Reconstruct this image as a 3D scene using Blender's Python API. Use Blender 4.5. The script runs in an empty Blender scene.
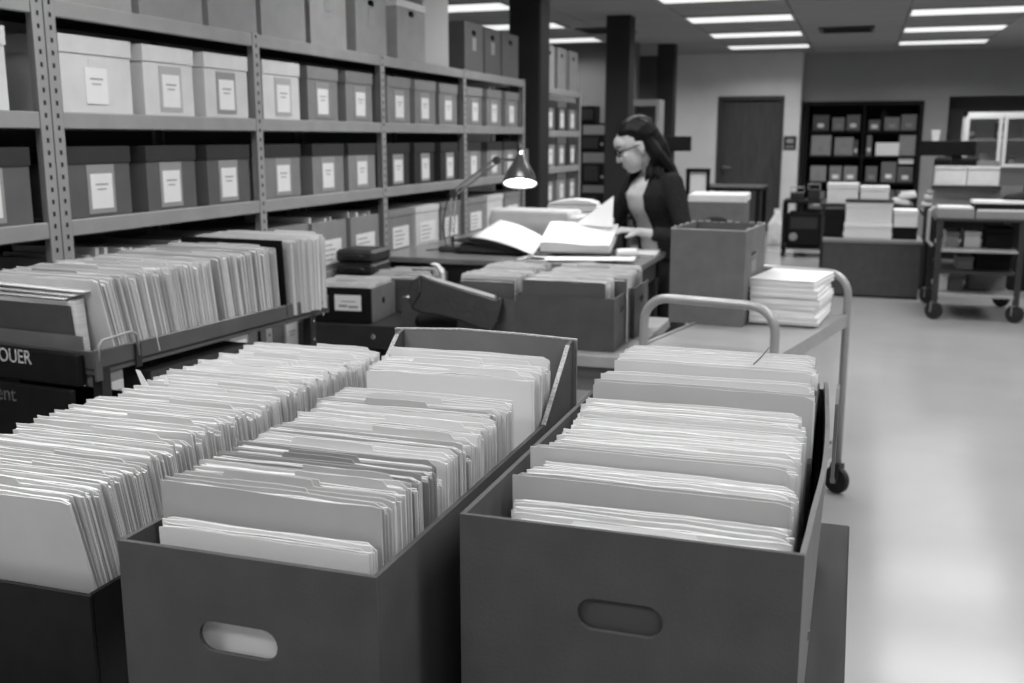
import bpy, bmesh, math, random
from mathutils import Vector, Matrix

R = math.radians
scene = bpy.context.scene
COL = scene.collection

# ---------------------------------------------------------------- camera
cam_data = bpy.data.cameras.new('camera')
cam = bpy.data.objects.new('camera', cam_data)
COL.objects.link(cam)
cam.location = (0.0, 0.0, 1.45)
cam.rotation_euler = (R(90 - 11.176), 0.0, R(18.436))
cam_data.sensor_width = 36.0
cam_data.lens = 36.0 * 1030.0 / 1024.0
cam_data.clip_start = 0.05
cam_data.clip_end = 60
cam_data.dof.use_dof = True
cam_data.dof.focus_distance = 1.5
cam_data.dof.aperture_fstop = 6.3
scene.camera = cam

# ---------------------------------------------------------------- world + exposure
world = bpy.data.worlds.new('world')
scene.world = world
world.use_nodes = True
world.node_tree.nodes['Background'].inputs[0].default_value = (0.5, 0.5, 0.5, 1)
world.node_tree.nodes['Background'].inputs[1].default_value = 0.02
vs = scene.view_settings
vs.view_transform = 'Standard'
vs.look = 'None'
vs.gamma = 1.0
vs.use_curve_mapping = False
vs.exposure = 0.0

# ceiling fixture grid (lamps are created with the fixtures further down)
CEIL = 2.74
LIGHT_COLS = [-3.9, -1.33, 0.95, 3.23]
LIGHT_ROWS = [15.45 - 1.83 * k for k in range(12)]
LAMP_POWER = 21.5
LAMP_SPREAD = 150

# ---------------------------------------------------------------- materials
MATS = {}
def mat(name, v, rough=0.6, metal=0.0, nscale=0.0, namp=0.0, bump=0.0, bscale=60.0, stretch=(1, 1, 1),
        spec=0.35, rnd=0.0, coat=0.0, emit=0.0, alpha=1.0):
    """grey procedural material: value noise, bump noise and a per-object value shift"""
    if name in MATS:
        return MATS[name]
    m = bpy.data.materials.new(name)
    m.use_nodes = True
    nt = m.node_tree
    b = nt.nodes['Principled BSDF']
    b.inputs['Base Color'].default_value = (v, v, v, 1)
    b.inputs['Roughness'].default_value = rough
    b.inputs['Metallic'].default_value = metal
    b.inputs['Specular IOR Level'].default_value = spec
    if coat: b.inputs['Coat Weight'].default_value = coat
    if emit:
        b.inputs['Emission Color'].default_value = (1, 1, 1, 1)
        b.inputs['Emission Strength'].default_value = emit
    if alpha < 1: b.inputs['Alpha'].default_value = alpha
    tc = mp = None
    def coords():
        nonlocal tc, mp
        if mp is None:
            tc = nt.nodes.new('ShaderNodeTexCoord')
            mp = nt.nodes.new('ShaderNodeMapping')
            mp.inputs['Scale'].default_value = stretch
            nt.links.new(tc.outputs['Object'], mp.inputs['Vector'])
        return mp.outputs[0]
    val = None
    if namp:
        n = nt.nodes.new('ShaderNodeTexNoise')
        n.inputs['Scale'].default_value = nscale
        n.inputs['Detail'].default_value = 4
        nt.links.new(coords(), n.inputs['Vector'])
        mr = nt.nodes.new('ShaderNodeMapRange')
        mr.inputs[1].default_value = 0.3; mr.inputs[2].default_value = 0.7
        mr.inputs[3].default_value = v * (1 - namp); mr.inputs[4].default_value = v * (1 + namp)
        nt.links.new(n.outputs[0], mr.inputs[0])
        val = mr.outputs[0]
    if rnd:
        oi = nt.nodes.new('ShaderNodeObjectInfo')
        r2 = nt.nodes.new('ShaderNodeMapRange')
        r2.inputs[3].default_value = 1 - rnd; r2.inputs[4].default_value = 1 + rnd
        nt.links.new(oi.outputs['Random'], r2.inputs[0])
        mu = nt.nodes.new('ShaderNodeMath'); mu.operation = 'MULTIPLY'
        nt.links.new(r2.outputs[0], mu.inputs[0])
        if val is not None: nt.links.new(val, mu.inputs[1])
        else: mu.inputs[1].default_value = v
        val = mu.outputs[0]
    if val is not None:
        nt.links.new(val, b.inputs['Base Color'])
    if bump:
        n2 = nt.nodes.new('ShaderNodeTexNoise')
        n2.inputs['Scale'].default_value = bscale
        n2.inputs['Detail'].default_value = 3
        nt.links.new(coords(), n2.inputs['Vector'])
        bp = nt.nodes.new('ShaderNodeBump')
        bp.inputs['Strength'].default_value = bump
        bp.inputs['Distance'].default_value = 0.004
        nt.links.new(n2.outputs[0], bp.inputs['Height'])
        nt.links.new(bp.outputs[0], b.inputs['Normal'])
    MATS[name] = m
    return m

M_wall = mat('wall_paint', 0.60, 0.8, nscale=3, namp=.04, bump=.05, bscale=200)
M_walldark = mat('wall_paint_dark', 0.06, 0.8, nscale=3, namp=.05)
M_wallmid = mat('wall_paint_mid', 0.13, 0.8, nscale=3, namp=.05)
M_tile = mat('ceiling_tile', 0.27, 0.9, nscale=90, namp=.12, bump=.2, bscale=150, rnd=.06)
M_tgrid = mat('ceiling_grid', 0.12, 0.6)
M_floor = mat('floor_vinyl', 0.31, 0.17, nscale=1.6, namp=.06, bump=.04, bscale=3.0, spec=.42)
M_column = mat('column_paint', 0.018, 0.6, nscale=4, namp=.1)
M_doorwood = mat('door_wood', 0.05, 0.5, nscale=6, namp=.25, stretch=(6, 1, .5))
M_dframe = mat('door_frame', 0.04, 0.5)
M_steel = mat('shelf_steel', 0.30, 0.45, nscale=8, namp=.08, metal=0.0, spec=.5)
M_steeldark = mat('dark_steel', 0.025, 0.4, nscale=10, namp=.15, spec=.4)
M_black = mat('black_paint', 0.008, 0.6, nscale=20, namp=.2, spec=.15)
M_hole = mat('slot_black', 0.01, 0.8)
M_board = mat('particle_board', 0.05, 0.8, nscale=40, namp=.15)
M_boxlight = mat('box_pale', 0.62, 0.75, nscale=10, namp=.06, rnd=.05)
M_boxmid = mat('box_mid', 0.23, 0.75, nscale=10, namp=.07, rnd=.10)
M_boxdark = mat('box_dark', 0.11, 0.75, nscale=10, namp=.08, rnd=.08)
M_liddark = mat('lid_dark', 0.03, 0.7, nscale=10, namp=.1)
M_boxtop = mat('box_top', 0.28, 0.75, nscale=10, namp=.08, rnd=.12)
M_kraft = mat('kraft_dark', 0.068, 0.72, nscale=14, namp=.12, bump=.08, bscale=220)
M_kraft2 = mat('kraft_mid', 0.135, 0.75, nscale=14, namp=.1, bump=.08, bscale=220)
M_kraftin = mat('kraft_inside', 0.15, 0.8, nscale=14, namp=.1)
M_edge = mat('corrugated_edge', 0.36, 0.85, nscale=400, namp=.5)
M_blackbox = mat('black_box', 0.010, 0.5, nscale=30, namp=.25, spec=.2)
M_card = mat('white_card', 0.78, 0.7, nscale=14, namp=.03)
M_holder = mat('label_sleeve', 0.30, 0.3, spec=.5)
M_print = mat('grey_print', 0.30, 0.8)
M_manila = mat('manila', 0.62, 0.7, nscale=9, namp=.05, rnd=.09)
M_manilag = mat('manila_grey', 0.46, 0.7, nscale=9, namp=.06, rnd=.16)
M_manilam = mat('manila_slate', 0.27, 0.7, nscale=9, namp=.06, rnd=.16)
M_sleevepale = mat('pale_sleeve', .42, .6)
M_manilad = mat('folder_dark', 0.09, 0.7, nscale=9, namp=.08, rnd=.2)
M_paper = mat('paper_sheets', 0.62, 0.8, nscale=30, namp=.20, stretch=(.4, 40, .15), rnd=.1)
M_paperw = mat('white_paper', 0.74, 0.75, nscale=9, namp=.02)
M_bundle = mat('paper_bundle', 0.74, 0.8, nscale=12, namp=.14, stretch=(.3, .3, 30))
M_desk = mat('desk_top', 0.17, 0.28, nscale=5, namp=.2, stretch=(1, 6, 1), spec=.5)
M_deskwood = mat('desk_wood', 0.02, 0.45, nscale=5, namp=.2, stretch=(1, 6, 1))
M_tablefg = mat('table_wood', 0.03, 0.4, nscale=4, namp=.3, stretch=(9, 1, 1))
M_cartmetal = mat('cart_tube', 0.34, 0.32, nscale=12, namp=.06, metal=.25, spec=.6)
M_cartdeck = mat('cart_deck', 0.30, 0.35, nscale=6, namp=.08, spec=.5)
M_rubber = mat('rubber', 0.015, 0.6)
M_chrome = mat('chrome', 0.55, 0.2, metal=1.0)
M_lampdark = mat('lamp_shade_dark', 0.07, 0.25, metal=.4, spec=.7)
M_white = mat('white_plastic', 0.75, 0.4)
M_leather = mat('leather', 0.022, 0.42, nscale=20, namp=.2, bump=.3, bscale=70, spec=.5)
M_skin = mat('skin', 0.50, 0.5, nscale=20, namp=.05)
M_lips = mat('lips', 0.22, 0.45)
M_hair = mat('hair', 0.007, 0.42, nscale=40, namp=.4, stretch=(9, 9, .8), bump=.25, bscale=60, spec=.14)
M_cardigan = mat('cardigan_knit', 0.02, 0.9, nscale=60, namp=.25, bump=.5, bscale=160, spec=.15)
M_blouse = mat('blouse', 0.58, 0.8, nscale=20, namp=.1, bump=.3, bscale=30)
M_trouser = mat('trousers', 0.02, 0.85, nscale=30, namp=.15)
M_eye = mat('eye', 0.02, 0.2)
M_bulb = mat('lamp_bulb', 0.9, 0.5, emit=36)
M_diff = mat('fixture_diffuser', 0.85, 0.5, emit=.85)
M_fframe = mat('fixture_frame', 0.4, 0.5)
M_glass = mat('cabinet_glass', 0.05, 0.05, spec=.6, alpha=.25)
M_chalk = mat('chalk', 0.5, 0.9, nscale=90, namp=.4)
M_chalkd = mat('chalk_faint', 0.09, 0.9, nscale=90, namp=.5)
M_binsmid = mat('bin_plastic', 0.12, 0.5, rnd=.45)

# ---------------------------------------------------------------- mesh helpers
class MB:
    def __init__(s): s.v = []; s.f = []
    def add(s, vs, fs):
        o = len(s.v); s.v += [tuple(p) for p in vs]; s.f += [tuple(i + o for i in q) for q in fs]; return s
    def box(s, x0, y0, z0, x1, y1, z1, M=None, c=0.0):
        """box between two corners; c > 0 chamfers the edges"""
        if c <= 0:
            vs = [(x0,y0,z0),(x1,y0,z0),(x1,y1,z0),(x0,y1,z0),(x0,y0,z1),(x1,y0,z1),(x1,y1,z1),(x0,y1,z1)]
            fs = [(0,3,2,1),(4,5,6,7),(0,1,5,4),(1,2,6,5),(2,3,7,6),(3,0,4,7)]
        else:
            bm = bmesh.new()
            bmesh.ops.create_cube(bm, size=1, matrix=Matrix.Translation(((x0+x1)/2,(y0+y1)/2,(z0+z1)/2)) @ Matrix.Diagonal((x1-x0,y1-y0,z1-z0,1)))
            bmesh.ops.bevel(bm, geom=bm.edges[:], offset=c, segments=1, affect='EDGES')
            bm.verts.index_update()
            vs = [v.co.copy() for v in bm.verts]; fs = [tuple(v.index for v in f.verts) for f in bm.faces]
            bm.free()
        if M is not None: vs = [M @ Vector(p) for p in vs]
        return s.add(vs, fs)
    def prism(s, pts, axis, a, b, M=None):
        """extrude a 2-D outline along axis ('x','y','z') from a to b"""
        n = len(pts)
        def P(p, t):
            return {'x': (t, p[0], p[1]), 'y': (p[0], t, p[1]), 'z': (p[0], p[1], t)}[axis]
        vs = [P(p, a) for p in pts] + [P(p, b) for p in pts]
        fs = [tuple(range(n))[::-1], tuple(range(n, 2*n))] + [(i, (i+1) % n, n+(i+1) % n, n+i) for i in range(n)]
        if M is not None: vs = [M @ Vector(p) for p in vs]
        return s.add(vs, fs)
    def tube(s, pts, r, n=8, close=False):
        pts = [Vector(p) for p in pts]; k = len(pts)
        rr = r if isinstance(r, (list, tuple)) else [r]*k
        vs = []; fs = []
        prev = None
        for i, p in enumerate(pts):
            if close: d = (pts[(i+1) % k] - pts[i-1])
            else: d = pts[min(i+1, k-1)] - pts[max(i-1, 0)]
            d = d.normalized()
            if prev is None:
                u = d.cross(Vector((0,0,1)))
                if u.length < 1e-3: u = d.cross(Vector((0,1,0)))
            else: u = prev - d*prev.dot(d)
            u.normalize(); prev = u.copy(); w = d.cross(u)
            for j in range(n):
                a = 2*math.pi*j/n
                vs.append(p + (u*math.cos(a) + w*math.sin(a))*rr[i])
        for i in range(k if close else k-1):
            i2 = (i+1) % k
            for j in range(n):
                fs.append((i*n+j, i*n+(j+1) % n, i2*n+(j+1) % n, i2*n+j))
        if not close:
            fs.append(tuple(range(n))[::-1]); fs.append(tuple(range((k-1)*n, k*n)))
        return s.add(vs, fs)
    def lathe(s, prof, n=24, M=None, cap=True):
        vs = []; fs = []
        for r, z in prof:
            for j in range(n):
                a = 2*math.pi*j/n
                vs.append((r*math.cos(a), r*math.sin(a), z))
        k = len(prof)
        for i in range(k-1):
            for j in range(n):
                fs.append((i*n+j, i*n+(j+1) % n, (i+1)*n+(j+1) % n, (i+1)*n+j))
        if cap:
            fs.append(tuple(range(n))[::-1]); fs.append(tuple(range((k-1)*n, k*n)))
        if M is not None: vs = [M @ Vector(p) for p in vs]
        return s.add(vs, fs)
    def ell(s, c, r, M3=None, n=14, m=9):
        c = Vector(c); vs = []; fs = []
        for i in range(m+1):
            t = math.pi*i/m
            for j in range(n):
                a = 2*math.pi*j/n
                p = Vector((r[0]*math.sin(t)*math.cos(a), r[1]*math.sin(t)*math.sin(a), r[2]*math.cos(t)))
                vs.append(c + (M3 @ p if M3 is not None else p))
        for i in range(m):
            for j in range(n):
                fs.append((i*n+j, (i+1)*n+j, (i+1)*n+(j+1) % n, i*n+(j+1) % n))
        return s.add(vs, fs)
    def caps(s, pts, rr, n=12):
        """chain of tapered capsules: spheres at the joints, tubes between them"""
        pts = [Vector(p) for p in pts]
        for p, r in zip(pts, rr): s.ell(p, (r, r, r), n=n, m=8)
        for i in range(len(pts)-1): s.tube([pts[i], pts[i+1]], [rr[i], rr[i+1]], n)
        return s
    def panel_hole(s, w, h, t, hw, hh, cx, cz, y0=0.0, n=24, M=None):
        """upright panel in the xz plane (x from -w/2, z from 0) with a rounded hand hole"""
        import itertools
        ang = sorted(set([2*math.pi*i/n for i in range(n)] + [math.atan2(hh/2*math.sin(q_), (hw/2-hh/2)*s_+hh/2*math.cos(q_)) % (2*math.pi) for s_ in (1, -1) for q_ in [math.pi*i/8+(math.pi/2 if s_ < 0 else -math.pi/2) for i in range(9)]] + [math.atan2(b-cz, a-cx) % (2*math.pi) for a, b in itertools.product((-w/2, w/2), (0, h))]))
        r = hh/2; st = hw/2 - r
        inn = []; out = []
        for a in ang:
            c, q = math.cos(a), math.sin(a)
            ts = []
            if c > 1e-9: ts.append((w/2-cx)/c)
            if c < -1e-9: ts.append((-w/2-cx)/c)
            if q > 1e-9: ts.append((h-cz)/q)
            if q < -1e-9: ts.append((-cz)/q)
            T = min(ts); out.append((cx+T*c, cz+T*q))
            # rounded slot
            px = c*hw; 
            if abs(q) > 1e-9 and abs(c/q)*r <= st: inn.append((cx + c/abs(q)*r, cz + math.copysign(r, q)))
            else:
                sx = math.copysign(st, c)
                bq = -2*c*sx; cc = sx*sx - r*r
                T = (-bq + math.sqrt(max(bq*bq-4*cc, 0)))/2
                inn.append((cx+T*c, cz+T*q))
        k = len(ang); vs = []; fs = []
        for y in (y0, y0+t):
            vs += [(x, y, z) for x, z in out] + [(x, y, z) for x, z in inn]
        for i in range(k):
            j = (i+1) % k
            fs += [(i, j, k+j, k+i), (2*k+i, 3*k+i, 3*k+j, 2*k+j), (i, 2*k+i, 2*k+j, j), (k+i, k+j, 3*k+j, 3*k+i)]
        if M is not None: vs = [M @ Vector(p) for p in vs]
        return s.add(vs, fs)
    def mesh(s, name, m=None, smooth=False):
        me = bpy.data.meshes.new(name)
        me.from_pydata([tuple(p) for p in s.v], [], s.f)
        bm = bmesh.new(); bm.from_mesh(me)
        bmesh.ops.recalc_face_normals(bm, faces=bm.faces)
        bm.to_mesh(me); bm.free()
        if smooth:
            me.polygons.foreach_set('use_smooth', [True]*len(me.polygons))
        if m: me.materials.append(m)
        me.update()
        return me
    def build(s, name, m, parent=None, smooth=False):
        return obj(name, s.mesh(name, m, smooth), parent)

def obj(name, me, parent=None, loc=None, rz=None):
    o = bpy.data.objects.new(name, me)
    COL.objects.link(o)
    if parent is not None: o.parent = parent
    if loc is not None: o.location = loc
    if rz is not None: o.rotation_euler = (0, 0, R(rz))
    return o
def tag(o, label, cat, group=None, kind=None):
    if label: o['label'] = label
    if cat: o['category'] = cat
    if group: o['group'] = group
    if kind: o['kind'] = kind
    return o
def thing(name, label, cat, loc=(0, 0, 0), rz=0, group=None):
    return tag(obj(name, None, None, loc, rz), label, cat, group)
def struct(o):
    o['kind'] = 'structure'; return o
def B(*a, **k): return MB().box(*a, **k)
def copy_tree(o, parent=None):
    c = o.copy(); COL.objects.link(c); c.parent = parent
    for ch in list(o.children): copy_tree(ch, c)
    return c
def remesh(mb, name, m, parent, voxel=.006, it=4, factor=.5):
    """fuse overlapping solids of mb into one continuous smooth skin"""
    me = mb.mesh(name)
    t = bpy.data.objects.new(name, me); COL.objects.link(t)
    md = t.modifiers.new('r', 'REMESH'); md.mode = 'VOXEL'; md.voxel_size = voxel
    sm = t.modifiers.new('s', 'SMOOTH'); sm.iterations = it; sm.factor = factor
    dg = bpy.context.evaluated_depsgraph_get()
    me2 = bpy.data.meshes.new_from_object(t.evaluated_get(dg))
    bpy.data.objects.remove(t); bpy.data.meshes.remove(me)
    me2.name = name
    me2.materials.clear(); me2.materials.append(m)
    me2.polygons.foreach_set('use_smooth', [True]*len(me2.polygons))
    return obj(name, me2, parent)
ONES = ['', 'first', 'second', 'third', 'fourth', 'fifth', 'sixth', 'seventh', 'eighth', 'ninth', 'tenth', 'eleventh', 'twelfth', 'thirteenth', 'fourteenth', 'fifteenth', 'sixteenth', 'seventeenth', 'eighteenth', 'nineteenth']
TENS = {2: ('twenty', 'twentieth'), 3: ('thirty', 'thirtieth'), 4: ('forty', 'fortieth'), 5: ('fifty', 'fiftieth'), 6: ('sixty', 'sixtieth'), 7: ('seventy', 'seventieth'), 8: ('eighty', 'eightieth'), 9: ('ninety', 'ninetieth')}
def ordinal(n):
    if n < 20: return ONES[n]
    t_, o_ = divmod(n, 10)
    return TENS[t_][1] if o_ == 0 else TENS[t_][0] + '-' + ONES[o_]
ORD = ['first', 'second', 'third', 'fourth', 'fifth', 'sixth', 'seventh', 'eighth', 'ninth', 'tenth', 'eleventh', 'twelfth']

# ================================================================ THE ROOM
BACK = 16.7
struct(B(-7, -6, -.1, 6, 18, 0).build('floor', M_floor))
ceil = struct(B(-7, -6, CEIL, 6, 18, CEIL+.1).build('ceiling', M_tgrid))
struct(B(-7.1, -6, 0, -7, 18, CEIL).build('wall_left', M_wallmid))
struct(B(6, -6, 0, 6.1, 18, CEIL).build('wall_right', M_wall))
struct(B(-7, -6.1, 0, 6, -6, CEIL).build('wall_rear', M_wall))
# back wall: pale part with the door, darker part with the niches, dark part behind the columns
wb = MB()
wb.box(-2.95, BACK, 0, -2.16, BACK+.2, CEIL); wb.box(-2.16, BACK, 2.06, -1.16, BACK+.2, CEIL); wb.box(-1.16, BACK, 0, -.92, BACK+.6, CEIL)
struct(wb.build('wall_back', M_wall))
BR = 17.0
wr = MB()
wr.box(-.92, BR, 2.0, .86, BR+.1, CEIL); wr.box(.86, BR, 0, 1.2, BR+.1, CEIL); wr.box(1.2, BR, 2.06, 6, BR+.1, CEIL); wr.box(2.75, BR, 0, 6, BR+.1, 2.06)
wr.box(-.92, BR+.5, 0, 6, BR+.6, CEIL)
struct(wr.build('wall_back_right', mat('wall_paint_grey', .26, .8, nscale=3, namp=.04)))
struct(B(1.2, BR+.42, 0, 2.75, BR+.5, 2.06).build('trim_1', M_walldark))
struct(B(-7, BACK+.1, 0, -2.95, BACK+.3, CEIL).build('wall_back_left', M_walldark))
struct(B(-7, 14.3, 0, -2.98, 14.5, CEIL).build('wall_side_return', M_wallmid))
struct(B(-2.95, BACK-.012, 0, -2.2, BACK, .1).build('baseboard_back', M_steeldark))

# columns
for i, (x0, x1, y0, y1) in enumerate(((-2.56, -2.31, 7.6, 7.85), (-2.66, -2.4, 11.15, 11.42), (-2.77, -2.53, 14.7, 14.95))):
    c = struct(B(x0, y0, 0, x1, y1, CEIL, c=.012).build('trim_%d' % (2+i), M_column))
    if i == 0:
        sw = B(-2.47, y0-.03, 1.25, -2.40, y0, 1.37, c=.006).build('switch_box', M_steel, c)
        B(-2.445, y0-.036, 1.29, -2.425, y0-.029, 1.33).build('toggle', M_white, sw)

# door
d = struct(MB().box(-2.12, BACK+.05, 0, -1.20, BACK+.1, 2.03).build('door_1', M_doorwood))
fr = MB(); fr.box(-2.165, BACK-.02, 0, -2.11, BACK+.08, 2.085); fr.box(-1.22, BACK-.02, 0, -1.16, BACK+.08, 2.085); fr.box(-2.11, BACK-.02, 2.03, -1.22, BACK+.08, 2.085)
fr.build('door_frame', M_dframe, d)
h = MB(); h.tube([(-2.05, BACK+.05, 1.0), (-2.05, BACK-.02, 1.0), (-1.93, BACK-.02, 1.0)], .012)
h.lathe([(.03, 0), (.03, .012)], 14, Matrix.Translation((-2.05, BACK+.05, 1.0)) @ Matrix.Rotation(R(90), 4, 'X'))
h.build('door_handle', M_chrome, d)
sg = thing('wall_sign', 'small square dark sign on the pale wall beside the door', 'sign', (-1.05, BACK-.012, 1.375))
B(-.095, 0, -.105, .095, .012, .105).build('plate', M_steeldark, sg)
B(-.05, -.004, 0, .05, 0, .06).build('pictogram', M_holder, sg); B(-.06, -.004, -.07, .06, 0, -.05).build('text_line', M_holder, sg)

# ceiling tiles, each a panel resting just below the grid
TX, TY = 1.14, .61
def tile_mesh(w): return B(-w/2+.006, -TY/2+.006, -.012, w/2-.006, TY/2-.006, -.002).mesh('ceiling_tile', M_tile)
tile_me = tile_mesh(TX); tile_r = tile_mesh(.28); tile_l = tile_mesh(.85)
for k in range(-3, 5):
    x = -1.33 + TX*k
    for j in range(-2, 15):
        yy = 15.45 - TY*j
        fix = (j % 3 == 0 and j >= 0)
        if fix and k in (0, 2, 4): continue
        if fix and k == -2: obj('ceiling_tile', tile_r, ceil, (-3.18, yy, CEIL)); continue
        if fix and k == -3: obj('ceiling_tile', tile_l, ceil, (-4.895, yy, CEIL)); continue
        obj('ceiling_tile', tile_me, ceil, (x, yy, CEIL))
# louvred air vents
for i, (vx, vy, lb) in enumerate(((-.25, 13.4, 'dark louvred air vent in the ceiling between the two rows of lights'), (-3.0, 12.6, 'dark louvred air vent in the ceiling left of the columns'), (-.2, 10.1, 'dark louvred air vent at the top edge of the ceiling'))):
    v = thing('ceiling_vent', lb, 'vent', (vx, vy, CEIL-.03), 0, 'ceiling air vents')
    m_ = MB(); m_.box(-.31, -.31, 0, .31, -.27, .02); m_.box(-.31, .27, 0, .31, .31, .02); m_.box(-.31, -.27, 0, -.27, .27, .02); m_.box(.27, -.27, 0, .31, .27, .02)
    m_.build('frame', M_steeldark, v)
    for k in range(6): B(-.27, -.24+k*.09, 0, .27, -.19+k*.09, .015).build('louvre', M_black, v)

# ceiling fixtures
colname = ['far left', 'left of centre', 'right of centre', 'far right']
for ci, x in enumerate(LIGHT_COLS):
    for ri, yy in enumerate(LIGHT_ROWS):
        t = thing('ceiling_light', 'long bright fluorescent panel, %s row, %s from the back wall' % (colname[ci], ORD[ri]), 'ceiling light', (x, yy, CEIL), 0, 'fluorescent ceiling panels')
        m_ = MB(); m_.box(-.57, -.30, -.03, .57, -.275, 0); m_.box(-.57, .275, -.03, .57, .30, 0); m_.box(-.57, -.275, -.03, -.545, .275, 0); m_.box(.545, -.275, -.03, .57, .275, 0)
        m_.build('frame', M_fframe, t)
        B(-.545, -.275, -.026, .545, .275, -.006).build('diffuser', M_diff, t)
        ld = bpy.data.lights.new('tube_light', 'AREA'); ld.shape = 'RECTANGLE'; ld.size = 1.1; ld.size_y = .5
        ld.energy = LAMP_POWER; ld.spread = R(LAMP_SPREAD)
        lo = bpy.data.objects.new('tube_light', ld); COL.objects.link(lo); lo.parent = t; lo.location = (0, 0, -.04)

# ================================================================ SHELVING ALONG THE LEFT
XF = -2.4            # front plane of the shelving
LEV = [.12, .47, .82, 1.19, 1.53, 1.872]
def shelving(label, posts, xf, depth, levels, slots=True, name='shelving_unit'):
    t = thing(name, label, 'shelving', (xf, posts[0], 0))
    y0 = posts[0]; top = levels[-1] + .003
    for p in posts:
        for fx, nm in ((0, 'upright'), (-depth, 'rear_upright')):
            m_ = MB(); yy = p - y0
            # angle post: front flange and side flange
            m_.box(fx-.004, yy-.023, 0, fx+.002, yy+.023, top); m_.box(fx-.04 if fx == 0 else fx, yy-.003, 0, fx if fx == 0 else fx+.04, yy+.003, top)
            u = m_.build(nm, M_steel, t)
            if fx == 0 and slots:
                sl = MB()
                for k in range(int(top/.038)):
                    sl.box(.0015, yy-.004, .03+k*.038, .0032, yy+.005, .044+k*.038)
                sl.build('slot_row', M_hole, u)['kind'] = 'stuff'
    for a, b in zip(posts[:-1], posts[1:]):
        B(-depth-.006, a-y0+.005, .05, -depth-.002, b-y0-.005, top-.06).build('added_light_blocker', M_steeldark, t)  # sheet added behind each bay to block light and darken the interior
        for z in levels:
            m_ = MB(); m_.box(-.02, a-y0+.023, z-.052, .0, b-y0-.023, z, c=.003); m_.box(-depth, a-y0+.023, z-.052, -depth+.02, b-y0-.023, z)
            m_.build('shelf_beam', M_steel, t)
            B(-depth+.02, a-y0+.005, z-.016, -.02, b-y0-.005, z-.001).build('shelf_deck', M_board, t)
    return t
POSTS = [2.688, 3.85, 5.055, 6.255, 7.48]
shelving('long grey steel shelving run holding four bays of archive boxes', POSTS, XF, .52, LEV)
shelving('grey steel shelving at the left edge of the photo beside the long run', [1.43, 2.636], XF, .52, LEV)
shelving('separate narrow shelving bay standing beyond the dark column', [8.0, 9.12], XF, .45, [.3, .62, .92, 1.215, 1.51, 1.85], False)

# archive boxes: local x = width, front faces -y, origin front bottom centre
def open_box(w, d, h, t, hole=None, back_h=None):
    m_ = MB()
    if hole: m_.panel_hole(w, h, t, hole[0], hole[1], 0, hole[2])
    else: m_.box(-w/2, 0, 0, w/2, t, h)
    m_.box(-w/2, t, 0, -w/2+t, d-t, h); m_.box(w/2-t, t, 0, w/2, d-t, h); m_.box(-w/2, d-t, 0, w/2, d, back_h or h); m_.box(-w/2+t, t, 0, w/2-t, d-t, t)
    return m_
def lidded_box(label, w, d, h, m_body, m_lid, loc, rz, card='holder', group=None, rnd=None):
    t = thing('archive_box', label, 'box', loc, rz, group)
    pale = m_body is M_boxlight
    open_box(w, d, h-.004, .004, None if pale else (.07, .02, h-.082)).build('body', m_body, t)
    if pale: B(-.038, -.0012, h-.098, .038, 0, h-.068, c=.0005).build('handle_flap', M_boxlight, t)
    l = MB(); g = .004
    l.box(-w/2-g, -g, h-.004, w/2+g, d+g, h); l.box(-w/2-g, -g, h-.055, w/2+g, 0-.0005, h-.004); l.box(-w/2-g, d+.0005, h-.055, w/2+g, d+g, h-.004)
    l.box(-w/2-g, -.0005, h-.055, -w/2-.0005, d, h-.004); l.box(w/2+.0005, -.0005, h-.055, w/2+g, d, h-.004)
    l.build('lid', m_lid, t)
    r = rnd or random
    cx = r.uniform(-.012, .012); cw = .052; ch = .058; cz = h*.36
    if card in ('holder', 'both'):
        B(cx-cw-.014, -.002, cz-ch-.016, cx+cw+.014, 0, cz+ch+.03).build('label_sleeve', M_sleevepale if pale and cx > -.004 else M_holder, t)
    c = B(cx-cw, -.0035, cz-ch, cx+cw, -.002 if card != 'plain' else 0, cz+ch).build('label_card', M_card, t)
    p = MB(); p.box(cx-.03, -.0042, cz+.02, cx+.03, -.0034, cz+.025); p.box(cx-.022, -.0042, cz+.004, cx+.02, -.0034, cz+.008)
    p.build('print_line', M_print, c)
    return t
rb = random.Random(4)
BAYN = ['nearest', 'second', 'third', 'farthest']
ROWS = {4: 'upper', 3: 'middle', 2: 'lower'}
pos3 = ['left', 'middle', 'right']
for row in (4, 3):
    for bay in range(4):
        a, b = POSTS[bay]+.03, POSTS[bay+1]-.03
        n = 3; pit = (b-a)/n
        for k in range(n):
            w = .295 if not (row == 4 and bay == 0 and k == 0) else .335
            yc = a + pit*(k+.5) + rb.uniform(-.012, .012)
            if row == 4 and bay == 0: yc = [2.90, 3.288, 3.65][k]
            if row == 4:
                light = bay == 0 or (bay == 1 and k == 0)
                mb_, ml, sh = (M_boxlight, M_boxlight, 'pale') if light else (M_boxmid, M_boxmid, 'mid grey')
            else:
                dk = bay == 2
                mb_, ml, sh = (M_boxdark, M_liddark, 'dark grey') if not dk else (M_liddark, M_liddark, 'blackish')
                if bay in (1, 3): mb_ = M_boxmid; sh = 'grey dark-topped'
            lidded_box('%s lidded archive box, %s one on the %s shelf of the %s bay' % (sh, pos3[k], ROWS[row], BAYN[bay]), w, .40,   .243 if row == 4 else .232, mb_, ml,
                       (XF-.012-rb.uniform(0, .02), yc, LEV[row]+.001), 90 + rb.uniform(-1.2, 1.2), 'plain' if (bay == 0 and k == 0 and row == 4) else 'holder', 'lidded archive boxes on the shelving', rb)
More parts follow.
